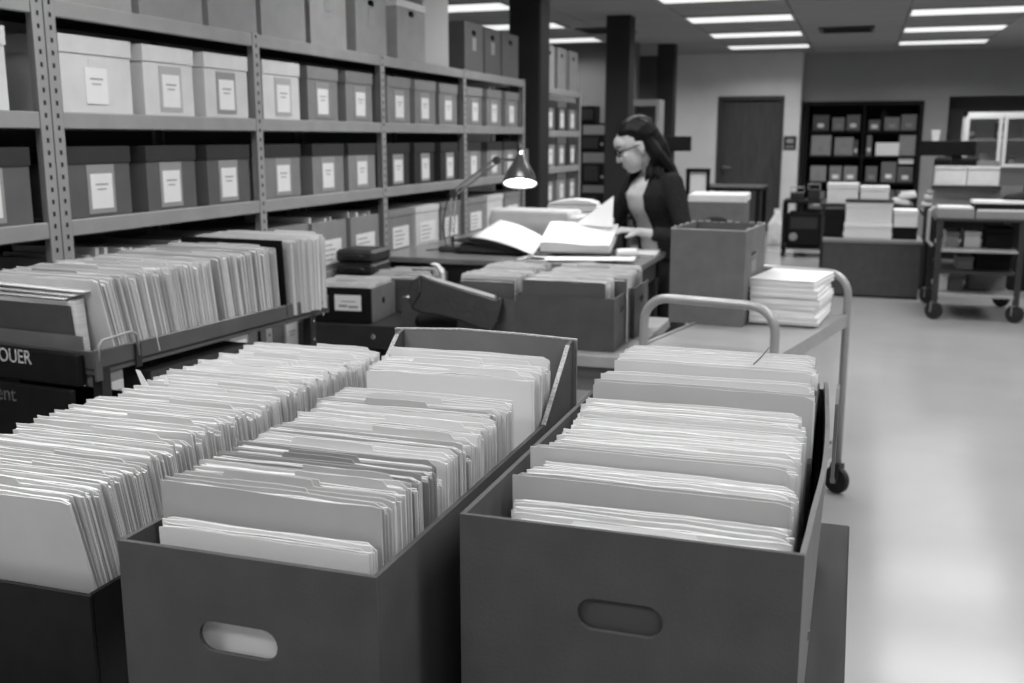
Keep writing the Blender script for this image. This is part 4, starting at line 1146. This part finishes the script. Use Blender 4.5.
# ================================================================ UTILITY CART WITH BOX AND PAPERS
CA = -12.5
ct = thing('utility_cart', 'pale tubular steel cart with looped handles in the aisle', 'cart', (-.343, 3.878, 0), CA)
CZ = .75; hw, hl = .222, .485
def rrect(z, r=.045):
    out = []
    return out
B(-hw, -hl, CZ-.012, hw, hl, CZ, c=.003).build('top_deck', M_cartdeck, ct)
m_ = MB(); m_.box(-hw-.012, -hl, CZ-.045, -hw, hl, CZ+.006); m_.box(hw, -hl, CZ-.045, hw+.012, hl, CZ+.006)
m_.box(-hw, -hl-.012, CZ-.045, hw, -hl, CZ-.002); m_.box(-hw, hl, CZ-.045, hw, hl+.012, CZ-.002); m_.build('deck_rim', M_cartmetal, ct)
B(-hw+.01, -hl+.02, .20, hw-.01, hl-.02, .212).build('lower_deck', M_cartdeck, ct)
m_ = MB(); m_.box(-hw-.002, -hl+.02, .18, -hw+.01, hl-.02, .225); m_.box(hw-.01, -hl+.02, .18, hw+.002, hl-.02, .225); m_.box(-hw+.01, -hl+.008, .18, hw-.01, -hl+.02, .225); m_.box(-hw+.01, hl-.02, .18, hw-.01, hl-.008, .225); m_.build('lower_rim', M_cartmetal, ct)
for sy in (-1, 1):
    y = sy*(hl+.004); zt = .918; r = .085
    pts = [(-hw-.006, y, .13), (-hw-.006, y, CZ), (-hw-.006, y, zt-r)]
    pts += [(-hw-.006+r-r*math.cos(a), y, zt-r+r*math.sin(a)) for a in [R(15*i) for i in range(1, 7)]]
    pts += [(hw+.006-r+r*math.sin(a), y, zt-r+r*math.cos(a)) for a in [R(15*i) for i in range(0, 7)]]
    pts += [(hw+.006, y, CZ), (hw+.006, y, .13)]
    MB().tube(pts, .0155, 12).build('handle_frame', M_cartmetal, ct, True)
    for sx in (-1, 1):
        c = MB(); c.box(sx*(hw+.006)-.018, y-.022, .112, sx*(hw+.006)+.018, y+.022, .13); c.box(sx*(hw+.006)-.022, y-.02, .045, sx*(hw+.006)-.017, y+.02, .118); c.box(sx*(hw+.006)+.017, y-.02, .045, sx*(hw+.006)+.022, y+.02, .118)
        cxp = Vector((sx*(hw+.006), y, 0)); cro = Matrix.Translation(cxp) @ Matrix.Rotation(R(68 if sx*sy > 0 else 40), 4, 'Z') @ Matrix.Translation(-cxp); c.v = [cro @ Vector(p) for p in c.v]
        co = c.build('caster', M_steeldark, ct)
        MB().lathe([(.012, -.016), (.030, -.013), (.032, -.015), (.055, -.013), (.058, -.006), (.058, .006), (.055, .013), (.032, .015), (.030, .013), (.012, .016)], 24, cro @ Matrix.Translation((sx*(hw+.006), y, .058)) @ Matrix.Rotation(R(90), 4, 'Y')).build('wheel', M_rubber, co)
        MB().lathe([(.014, -.024), (.014, .024)], 10, cro @ Matrix.Translation((sx*(hw+.006), y, .058)) @ Matrix.Rotation(R(90), 4, 'Y')).build('axle', M_chrome, co)
bx = thing('tall_carton', 'tall open cardboard carton standing on the utility cart', 'box', (-.527, 3.91, CZ+.001), -6)
bw, bd, bh = .285, .375, .362
B(-bw/2, 0, 0, bw/2, .005, bh).build('front_panel', M_kraft2, bx)
B(-bw/2, .0052, 0, -bw/2+.005, bd-.005, bh).build('side_panel', M_kraft2, bx)
MB().panel_hole(bd-.0104, bh, .005, .09, .016, -.03, bh-.10, M=Matrix.Translation((bw/2, bd/2, 0)) @ Matrix.Rotation(R(90), 4, 'Z')).build('side_panel', M_kraft2, bx)
B(-bw/2, bd-.005, 0, bw/2, bd, bh).build('back_panel', M_kraft2, bx); B(-bw/2+.005, .0052, 0, bw/2-.005, bd-.005, .005).build('bottom_panel', M_kraftin, bx)
m_ = MB(); m_.box(-bw/2-.0005, -.0008, bh-.004, bw/2+.0005, .006, bh+.0008)
for i in range(12): m_.box(-bw/2-.0006, .01+.03*i, bh-.002, -bw/2+.0056, .03+.03*i, bh+.003+.004*math.sin(i*2.1)); m_.box(bw/2-.0056, .01+.03*i, bh-.002, bw/2+.0006, .03+.03*i, bh+.003*math.sin(i*1.3)+.003)
for i in range(9): m_.box(-bw/2+.01+.03*i, bd-.0056, bh-.002, -bw/2+.03+.03*i, bd+.0006, bh+.003+.005*math.sin(i*1.9))
m_.build('torn_rim', M_edge, bx)
B(bw/2, bd*.30, bh-.17, bw/2+.0015, bd*.55, bh-.125).build('label', M_boxmid, bx)
rs = random.Random(9)
for k in range(5):
    z = CZ+.0075+.0335*k
    w2 = .128+rs.uniform(-.006, .006)
    sb = thing('paper_ream', 'bundle of white printed sheets on the cart, %s in the stack' % ['lowest', 'second', 'third', 'fourth', 'topmost'][k], 'paper stack', (-.222+rs.uniform(-.006, .006), 4.14+rs.uniform(-.01, .01), z), -8+rs.uniform(-3, 3), 'paper bundles on the cart')
    m_ = MB()
    for j in range(6):
        o = rs.uniform(-.003, .003)
        m_.box(-w2+o, -.175-o, 0.0053*j, w2+o, .175+o, .0053*j+.005)
    m_.build('sheets', M_bundle, sb)
    m_ = MB(); xs_ = [-w2+w2*2*i/8 for i in range(9)]
    m_.prism([(x, .0318) for x in xs_] + [(x, .0330 - .0010*math.cos(x*30)) for x in xs_[::-1]], 'y', -.176, .176); m_.build('top_sheet', M_paperw, sb)

# ================================================================ FURTHER BACK, BEHIND THE PERSON
t = thing('sorting_table', 'dark-topped table standing behind the person, before the door', 'table', (-1.09, 9.5, 0))
B(-.30, -.35, 1.0, .30, .35, 1.03).build('tabletop', M_black, t)
for sx in (-1, 1):
    for sy in (-1, 1): B(sx*.27-.02, sy*.32-.02, 0, sx*.27+.02, sy*.32+.02, 1.0).build('leg', M_black, t)
B(-.25, -.30, .45, .25, .30, .47).build('shelf', M_black, t)
bb = thing('open_carton', 'grey carton with pale lid on the trolley right behind the person', 'box', (-.95, 7.45, .70), 2)
open_box(.40, .45, .30, .005).build('body', M_kraft2, bb); B(-.205, -.005, .30, .205, .455, .355, c=.006).build('lid', M_boxlight, bb); m_ = MB(); m_.ell((0, -.002, .17), (.08, .002, .03)); m_.build('stain_label', M_liddark, bb)
tr_ = thing('small_trolley', 'dark trolley under the pale-lidded grey carton behind the person', 'trolley', (-.95, 7.66, 0))
B(-.24, -.26, .67, .24, .27, .698).build('deck', M_steeldark, tr_)
for sx in (-1, 1):
    for sy in (-1, 1):
        lg = B(sx*.21-.015, sy*.23-.015, .08, sx*.21+.015, sy*.23+.015, .67).build('leg', M_steeldark, tr_); MB().lathe([(.04, -.012), (.04, .012)], 12, Matrix.Translation((sx*.21, sy*.23, .04)) @ Matrix.Rotation(R(90), 4, 'Y')).build('wheel', M_rubber, lg)
mn = thing('monitor', 'wide flat black monitor behind the person, left of the door', 'monitor', (-1.56, 8.9, .80), 8)
B(-.21, 0, .54, .19, .035, .665, c=.006).build('screen', M_black, mn); B(-.03, .02, .0, .03, .05, .54).build('stand', M_black, mn); B(-.14, -.08, 0, .14, .12, .015).build('base', M_black, mn)
mt = thing('monitor_desk', 'dark desk under the black monitor behind the person', 'desk', (-1.60, 8.95, 0))
B(-.45, -.30, .77, .18, .35, .799).build('desktop', M_black, mt)
for sx in (-.42, .13):
    for sy in (-.27, .30): B(sx, sy, 0, sx+.04, sy+.04, .77).build('leg', M_black, mt)
fr_ = thing('picture_frame', 'black open frame stand on the desk behind the person', 'frame', (-1.36, 8.75, .80), 10)
m_ = MB(); m_.box(-.02, 0, .0, .015, .03, .40); m_.box(.15, 0, .0, .18, .03, .40); m_.box(-.02, 0, .37, .18, .03, .40); m_.build('frame', M_black, fr_); B(.015, .012, .0, .15, .018, .37).build('panel', M_wall, fr_)
# glazed noticeboard / cabinet between the columns
nc = thing('display_cabinet', 'framed glass display cabinet between the columns above the person', 'cabinet', (-2.60, 13.0, 0))
m_ = MB(); m_.box(-.17, 0, 0, -.13, .35, 1.92); m_.box(.15, 0, 0, .19, .35, 1.92); m_.box(-.13, 0, 1.84, .15, .35, 1.92); m_.box(-.13, 0, 0, .15, .35, .1); m_.box(-.13, .33, .1, .15, .35, 1.84)
m_.build('frame', M_steel, nc); B(-.13, .004, .1, .15, .01, 1.84).build('pane', M_glass, nc)
for k in range(4): B(-.13, .015, .5+.35*k, .15, .33, .52+.35*k).build('shelf', M_steel, nc)
# dark machines left of the first column
for k, (x, z0, z1, w_) in enumerate(((-3.0, 1.30, 1.49, .32), (-2.98, .92, 1.16, .30), (-3.02, .50, .80, .34))):
    q = thing('tape_machine', 'black equipment box on the rack between separate bay and column, %s' % ['top', 'middle', 'lowest'][k], 'equipment', (x, 12.0, z0), 0, 'machines on the equipment rack')
    B(-w_/2, 0, 0, w_/2, .3, z1-z0, c=.01).build('housing', M_black, q); B(-w_/2+.03, -.006, .03, w_/2-.1, 0, z1-z0-.03).build('panel', M_steeldark, q)
    MB().lathe([(.018, 0), (.015, .015)], 10, Matrix.Translation((w_/2-.05, 0, .08)) @ Matrix.Rotation(R(90), 4, 'X')).build('dial', M_steel, q)
rk = thing('equipment_rack', 'dark rack holding the black equipment left of the column', 'rack', (-3.0, 12.0, 0))
for sx in (-.22, .20):
    for sy in (-.02, .30): B(sx, sy, 0, sx+.02, sy+.02, 1.62).build('post', M_black, rk)
for z in (.50, .92, 1.30): B(-.22, -.02, z-.02, .22, .32, z-.001).build('shelf', M_black, rk)
B(-.22, -.02, 1.60, .22, .32, 1.62).build('top', M_black, rk)
eb = thing('tape_machine', 'tall black box standing on top of the equipment rack', 'equipment', (-3.06, 12.02, 1.621)); B(-.12, 0, 0, .08, .25, .20, c=.01).build('housing', M_black, eb); B(-.09, -.005, .04, .05, 0, .16).build('panel', M_steeldark, eb)

# ---- black equipment trolley by the door wall
bc = thing('equipment_trolley', 'black equipment trolley standing in front of the dark niche shelves', 'trolley', (-.615, 13.2, 0))
B(-.26, 0, .10, .26, .5, .13).build('base_shelf', M_black, bc); B(-.26, 0, .66, .26, .5, .70, c=.01).build('top_shelf', M_black, bc)
for sx in (-1, 1):
    for sy in (.02, .46):
        lg = B(sx*.245-.018, sy, .09, sx*.245+.018, sy+.035, .66).build('post', M_black, bc); MB().lathe([(.045, -.014), (.045, .014)], 12, Matrix.Translation((sx*.245, sy+.02, .045)) @ Matrix.Rotation(R(90), 4, 'Y')).build('wheel', M_rubber, lg)
pj = thing('projector', 'black boxy machine on the lower shelf of the equipment trolley', 'equipment', (-.615, 13.22, .131)); B(-.20, 0, 0, .20, .4, .42, c=.02).build('housing', M_black, pj); m_ = MB(); m_.lathe([(.05, 0), (.05, .03), (.035, .035)], 16, Matrix.Translation((-.12, 0, .12)) @ Matrix.Rotation(R(90), 4, 'X')); m_.build('lens', M_boxmid, pj); B(-.16, -.006, .22, .16, 0, .36).build('panel', M_steeldark, pj)
for k, (x, z0, hh_, ww) in enumerate(((-.72, .701, .09, .16), (-.52, .701, .13, .14))):
    q = thing('small_device', ['low grey device on top of the equipment trolley, left side', 'taller wire-topped device on top of the equipment trolley, right side'][k], 'equipment', (x, 13.3, z0)); B(-ww/2, 0, 0, ww/2, .2, hh_, c=.008).build('housing', M_steeldark, q); m_ = MB(); m_.tube([(-ww/2, .05, hh_), (-ww/2, .05, hh_+.06), (ww/2, .05, hh_+.06), (ww/2, .05, hh_)], .008, 6); m_.build('bail', M_steel, q)
wbag = thing('white_bag', 'white bag leaning on the wall between door and equipment trolley', 'bag', (-1.05, 14.6, 0))
m_ = MB(); m_.caps([(0, 0, .10), (0, 0, .30), (.02, 0, .42)], [.10, .09, .05]); m_.box(-.10, -.07, 0, .10, .07, .30)
remesh(m_, 'sack', M_boxlight, wbag, .02, 4); B(-.03, -.01, .45, .05, .01, .50).build('knot', M_boxlight, wbag)
# ---- large crate with white boxes
cr = thing('large_crate', 'large dark-fronted crate on the floor supporting the white boxes', 'crate', (.145, 10.0, 0))
B(-.425, .004, 0, .425, .72, .50, c=.006).build('body', M_kraft, cr); B(-.435, -.006, .50, .435, .73, .535, c=.004).build('lid', M_boxmid, cr)
B(-.425, 0, .0, .425, .004, .02).build('bottom_strip', M_black, cr)
def plainbox(label, x0, x1, z0, z1, y, d, m_, mlid=None, group=None):
    q = thing('storage_box', label, 'box', ((x0+x1)/2, y, z0), 0, group); w_ = x1-x0; hh_ = z1-z0
    B(-w_/2, 0, 0, w_/2, d, hh_*.72, c=.004).build('body', m_, q); B(-w_/2-.004, -.004, hh_*.72+.0005, w_/2+.004, d+.004, hh_, c=.004).build('lid', mlid or m_, q)
    return q
plainbox('white box lying lower on the large crate, left of centre', -.105, .31, .537, .672, 10.08, .3, M_paperw)
plainbox('white box with dark lid edge stacked on the lower white box', -.10, .305, .674, .872, 10.09, .3, M_paperw, None)
B(-.11, 10.07, .874, .315, 10.4, .884).build('dark_board', M_black); tag(bpy.data.objects['dark_board'], 'thin dark board lying on the stacked white boxes', 'board')
plainbox('dark low box on the right of the large crate', .33, .53, .537, .645, 10.1, .3, M_black)
plainbox('small white box on the dark low box, right of the white pair', .325, .525, .647, .805, 10.1, .28, M_paperw)
plainbox('dark tall box at the left of the large crate', -.285, -.12, .537, .80, 10.12, .3, M_black)
plainbox('white bundle box behind the crate boxes, left one', -.30, .0, .80, 1.0, 11.0, .3, M_boxlight)
plainbox('white bundle box behind the crate boxes, right one', .02, .29, .80, .975, 11.0, .3, M_boxlight)
t = thing('rear_table', 'dark table behind the large crate carrying pale bundle boxes', 'table', (0, 11.2, 0))
B(-.36, -.25, .77, .53, .4, .799).build('tabletop', M_steeldark, t)
for sx in (-.34, .50):
    for sy in (-.23, .36): B(sx, sy, 0, sx+.03, sy+.03, .77).build('leg', M_steeldark, t)
for k, (x, z) in enumerate(((.40, .80), (.47, .86))):
    q = thing('crumpled_papers', ['pale crumpled papers on the dark rear table beside the bundle boxes', 'loose papers heaped on the crumpled ones at the rear table'][k], 'papers', (x, 11.05, z)); m_ = MB(); m_.box(-.08, -.08, 0, .08, .1, .05, M=Matrix.Rotation(.15*(1-2*k), 4, 'Y'), c=.01); m_.build('sheets', M_boxlight, q); m_ = MB(); m_.box(-.06, -.06, .055, .07, .08, .068, M=Matrix.Rotation(-.12, 4, 'Y')); m_.build('top_sheets', M_manila, q)

# ---- big workbench cart at the right
wc = thing('work_cart', 'tall dark wheeled work cart at the right edge of the aisle', 'cart', (.94, 8.95, 0))
for sx in (-1, 1):
    for sy in (0, .85):
        lg = B(sx*.30-.022, sy-.022, .14, sx*.30+.022, sy+.022, .82).build('post', M_steeldark, wc)
        f = MB(); f.box(sx*.30-.03, sy-.02, .06, sx*.30-.024, sy+.02, .14); f.box(sx*.30+.024, sy-.02, .06, sx*.30+.03, sy+.02, .14); f.box(sx*.30-.03, sy-.02, .135, sx*.30+.03, sy+.02, .142); f.build('caster_fork', M_steel, lg)
        MB().lathe([(.02, -.022), (.03, -.018), (.07, -.016), (.072, 0), (.07, .016), (.03, .018), (.02, .022)], 20, Matrix.Translation((sx*.30, sy, .072)) @ Matrix.Rotation(R(60), 4, 'Z') @ Matrix.Rotation(R(90), 4, 'Y')).build('wheel', M_rubber, lg)
for nm, z, mm in (('top_deck', .82, M_steeldark), ('middle_shelf', .575, M_steel), ('lower_shelf', .40, M_steeldark), ('bottom_shelf', .215, M_steel)): B(-.34 if nm == 'top_deck' else -.28, -.03, z-.02, .50 if nm == 'top_deck' else .28, .88, z).build(nm, mm, wc)
B(-.35, .40, .82, .50, .42, 1.065).build('back_panel', M_boxmid, wc)
m_ = MB(); m_.tube([(-.35, -.02, .60), (-.39, -.02, .64), (-.39, -.02, .88), (-.35, .1, .90)], .014, 8); m_.build('push_handle', M_steel, wc)
for k, (x0, x1, lb) in enumerate(((.595, .835, 'left'), (.842, 1.08, 'right'))):
    q = thing('storage_bin', 'pale grey bin on top of the work cart panel, %s one' % lb, 'bin', ((x0+x1)/2, 9.30, 1.067)); w_ = x1-x0; open_box(w_, .16, .155, .006).build('body', M_boxlight, q); B(-w_/2, -.012, .135, w_/2, 0, .155).build('rim', M_boxlight, q)
B(.58, 9.28, 1.04, 1.1, 9.50, 1.0655).build('panel_ledge', M_steeldark); tag(bpy.data.objects['panel_ledge'], 'dark ledge along the work cart panel under the pale bins', 'ledge')
def trayf(label, x0, x1, z, hh_, y, m_):
    q = thing('paper_tray', label, 'tray', ((x0+x1)/2, y, z)); w_ = x1-x0; open_box(w_, .30, hh_, .006).build('body', m_, q); B(-w_/2+.01, .01, hh_-.02, w_/2-.01, .29, hh_+.015).build('papers', M_paperw, q); return q
trayf('grey paper tray at the left of the work cart top', .61, .885, .821, .075, 8.95, M_boxmid)
trayf('grey paper tray at the right of the work cart top', .895, 1.30, .821, .06, 8.95, M_boxmid)
q = thing('black_folio', 'black folio with white sheets lying on the right paper tray', 'folio', (1.07, 8.96, .90)); B(-.19, 0, 0, .22, .27, .04, c=.006).build('cover', M_black, q); B(-.20, .0, .041, .21, .26, .062).build('sheets', M_paperw, q)
plainbox('grey carton with handle slot on the work cart bottom shelf', .92, 1.20, .216, .385, 9.3, .35, M_boxmid)
for k, (x0, x1, z0, z1, mm, lb) in enumerate(((.665, .74, .216, .38, M_boxlight, 'white upright box on the work cart bottom shelf'), (.75, .86, .216, .37, M_boxdark, 'dark box beside the white one on the work cart bottom shelf'), (.70, .80, .576, .70, M_boxmid, 'small grey box on the work cart middle shelf'), (.84, .96, .576, .71, M_boxlight, 'pale small box on the work cart middle shelf'), (1.0, 1.2, .576, .74, M_black, 'black box on the work cart middle shelf'), (.80, .92, .401, .50, M_boxmid, 'grey packet on the work cart lower shelf'), (.94, 1.2, .401, .53, M_black, 'black case on the work cart lower shelf'))): plainbox(lb, x0, x1, z0, z1, 9.1, .3, mm)
# items left of the work cart
q = thing('side_cart', 'narrow dark stand with pale papers left of the work cart', 'stand', (.70, 10.45, 0)); B(-.10, 0, .80, .04, .3, .82).build('top', M_steeldark, q)
for sx in (-.09, .02):
    for sy in (.0, .27): B(sx, sy, 0, sx+.02, sy+.02, .80).build('leg', M_steeldark, q)
q = thing('paper_pile', 'untidy pale paper pile on the narrow dark stand', 'papers', (.67, 10.48, .821))
for k in range(4): B(-.09+.01*k, 0, .035*k, .07+.008*(k % 2), .22, .035*k+.03, M=Matrix.Rotation(.05*(k % 2), 4, 'Y'), c=.006).build('paper_block', [M_boxlight, M_boxmid][k % 2], q)

# ---- monitor on the service counter, cup on it
mo = thing('monitor', 'wide flat black monitor seen beyond the work cart, cup on top', 'monitor', (.80, 11.0, .75))
B(-.245, 0, .53, .25, .05, .672, c=.005).build('screen', M_black, mo); B(.04, .02, .02, .13, .06, .53).build('stand', M_black, mo); B(-.05, -.08, 0, .22, .14, .02).build('base', M_black, mo)
q = thing('paper_cup', 'white square-sided cup standing on the flat black monitor', 'cup', (.68, 11.026, 1.4225)); MB().lathe([(.040, 0), (.054, .095), (.056, .105), (.05, .105), (.038, .006)], 4, Matrix.Rotation(R(45), 4, 'Z'), cap=False).build('body', M_paperw, q); B(-.03, -.03, .0, .03, .03, .006).build('base', M_paperw, q)
q = thing('office_chair', 'dark office chair back showing under the flat monitor', 'chair', (.98, 12.2, 0)); B(-.22, 0, .80, .22, .06, 1.25, c=.03).build('backrest', M_black, q); B(-.22, -.42, .45, .22, -.0, .52, c=.03).build('seat', M_black, q); MB().tube([(0, -.2, .08), (0, -.2, .45)], .03, 10).build('column', M_black, q); B(-.03, .01, .5, .03, .04, .82).build('back_support', M_black, q)
for a in range(5): MB().tube([(0, -.2, .10), (.28*math.cos(a*1.2566), -.2+.28*math.sin(a*1.2566), .05)], .02, 8).build('leg', M_black, q)
cn = thing('service_counter', 'dark counter under the flat black monitor at the back', 'counter', (1.2, 11.0, 0)); B(-.6, -.2, .71, .9, .4, .749).build('countertop', M_steeldark, cn); B(-.55, -.1, 0, .85, .35, .71).build('body', M_black, cn)
# ---- white glazed cabinet far right
gc = thing('glass_cabinet', 'white framed glass-fronted cabinet at the right edge of the back wall', 'cabinet', (1.60, 14.0, 0))
cw0, cw1 = -.41, 1.3
B(cw0, .0, 0, cw1, .40, 1.10).build('base_cabinet', M_wallmid, gc)
m_ = MB(); m_.box(cw0, .38, 1.1, cw1, .40, 1.76); m_.box(cw0, 0, 1.1, cw0+.03, .38, 1.76); m_.box(cw1-.03, 0, 1.1, cw1, .38, 1.76); m_.box(cw0, 0, 1.70, cw1, .38, 1.76); m_.build('carcass', M_white, gc)
for k in range(4):
    a = cw0+.0+.4275*k; dr = MB(); dr.box(a+.01, -.02, 1.10, a+.05, 0, 1.72); dr.box(a+.38, -.02, 1.10, a+.42, 0, 1.72); dr.box(a+.05, -.02, 1.68, a+.38, 0, 1.72); dr.box(a+.05, -.02, 1.10, a+.38, 0, 1.14)
    do = dr.build('door', M_white, gc); B(a+.05, -.012, 1.14, a+.38, -.008, 1.68).build('pane', M_glass, do)
for z in (1.42,): B(cw0+.03, .02, z, cw1-.03, .38, z+.02).build('shelf', M_white, gc)
rz_ = random.Random(3)
for k in range(7):
    x = 1.28+.16*k; q = thing('cabinet_item', 'small pale item inside the white glass cabinet, %s from the left' % ORD[k], 'item', (x, 14.12, 1.101 if k % 2 else 1.441), 0, 'items in the glass cabinet')
    B(-.05, 0, 0, .05, .12, .13+.03*(k % 3), c=.008).build('body', [M_boxmid, M_boxlight, M_boxdark][k % 3], q); B(-.035, -.003, .03, .035, 0, .09).build('label', M_card, q)
q = thing('grey_carton', 'grey carton standing between the flat monitor and the glass cabinet', 'box', (1.17, 10.95, .75)); open_box(.18, .2, .48, .005).build('body', M_boxmid, q); B(-.085, .01, .45, .085, .19, .472).build('papers', M_boxlight, q)
q = thing('dark_bag', 'black bag slumped behind the right tray on the work cart', 'bag', (1.30, 9.18, .822)); m_ = MB(); m_.caps([(-.12, 0, .11), (.05, 0, .13), (.15, 0, .10)], [.09, .11, .09]); remesh(m_, 'sack', M_black, q, .015, 3); MB().tube([(-.05, 0, .20), (-.03, 0, .28), (.04, 0, .29), (.08, 0, .22)], .01, 6).build('strap', M_black, q)

# ---- dark niche shelves on the back wall
NS = 17.0
ns = thing('niche_shelves', 'dark built-in shelves in the back wall full of small boxes', 'shelving', (0, NS, 0))
m_ = MB(); m_.box(-.86, -.02, 0, -.80, .40, 2.0); m_.box(.80, -.02, 0, .86, .40, 2.0); m_.box(-.80, -.02, 1.94, .80, .40, 2.0); m_.build('frame', M_black, ns)
B(-.80, .38, 0, .80, .40, 1.94).build('back_panel', M_black, ns); B(.0, .0, .3, .03, .38, 1.94).build('divider', M_black, ns)
NL = [.35, .78, 1.18, 1.56]
for z in NL:
    for a, b_ in ((-.80, 0), (.03, .80)): B(a, .0, z-.03, b_, .38, z).build('shelf', M_black, ns)
rn = random.Random(12)
rown = ['lowest', 'third', 'second', 'top']
for li, z in enumerate(NL):
    xs_ = [-.62, -.36, -.14, .17, .42, .66] if li != 2 else [-.60, -.26, -.08, .11, .38, .66]
    for k, x in enumerate(xs_):
        w_ = [.24, .18, .20, .17, .22, .22][k]; hh_ = rn.choice((.24, .28, .31)) if li < 3 else rn.choice((.16, .2, .24))
        if li == 2: w_ = [.30, .28, .06, .08, .34, .24][k]
        pal = M_binsmid if rn.random() < .6 else M_boxdark
        if li == 1 and k < 3: pal = M_boxmid
        if (li, k) == (2, 4): pal = M_paperw; hh_ = .2
        if (li, k) in ((2, 5), (2, 0), (2, 1)): pal = M_boxmid
        q = thing('niche_box', 'small %s container in the dark niche, %s shelf, %s from the left' % ('white' if pal is M_paperw else 'grey', rown[li], ORD[k]), 'container', (x, NS+.03, z+.001), 0, 'containers in the dark niche')
        B(-w_/2, 0, 0, w_/2, .28, hh_, c=.006).build('body', pal, q)
        if pal is not M_paperw: B(-min(.045, w_*.3), -.004, hh_*.2, min(.045, w_*.3), 0, hh_*.2+.06).build('label', rn.choice((M_card, M_boxmid, M_boxlight)), q)
q = thing('white_packet', 'white packet lying on a box at the right of the dark niche', 'packet', (.66, NS+.04, .78+.28)); B(-.11, 0, 0, .11, .2, .10, c=.012).build('body', M_paperw, q); B(-.10, .01, .101, .09, .19, .12, c=.004).build('loose_sheet', M_boxlight, q)
q = thing('dark_vase', 'tall black container on the top niche shelf, left of centre right', 'container', (.30, NS+.12, 1.561)); MB().lathe([(.05, 0), (.065, .1), (.055, .22), (.03, .27), (.035, .30)], 16).build('body', M_black, q)
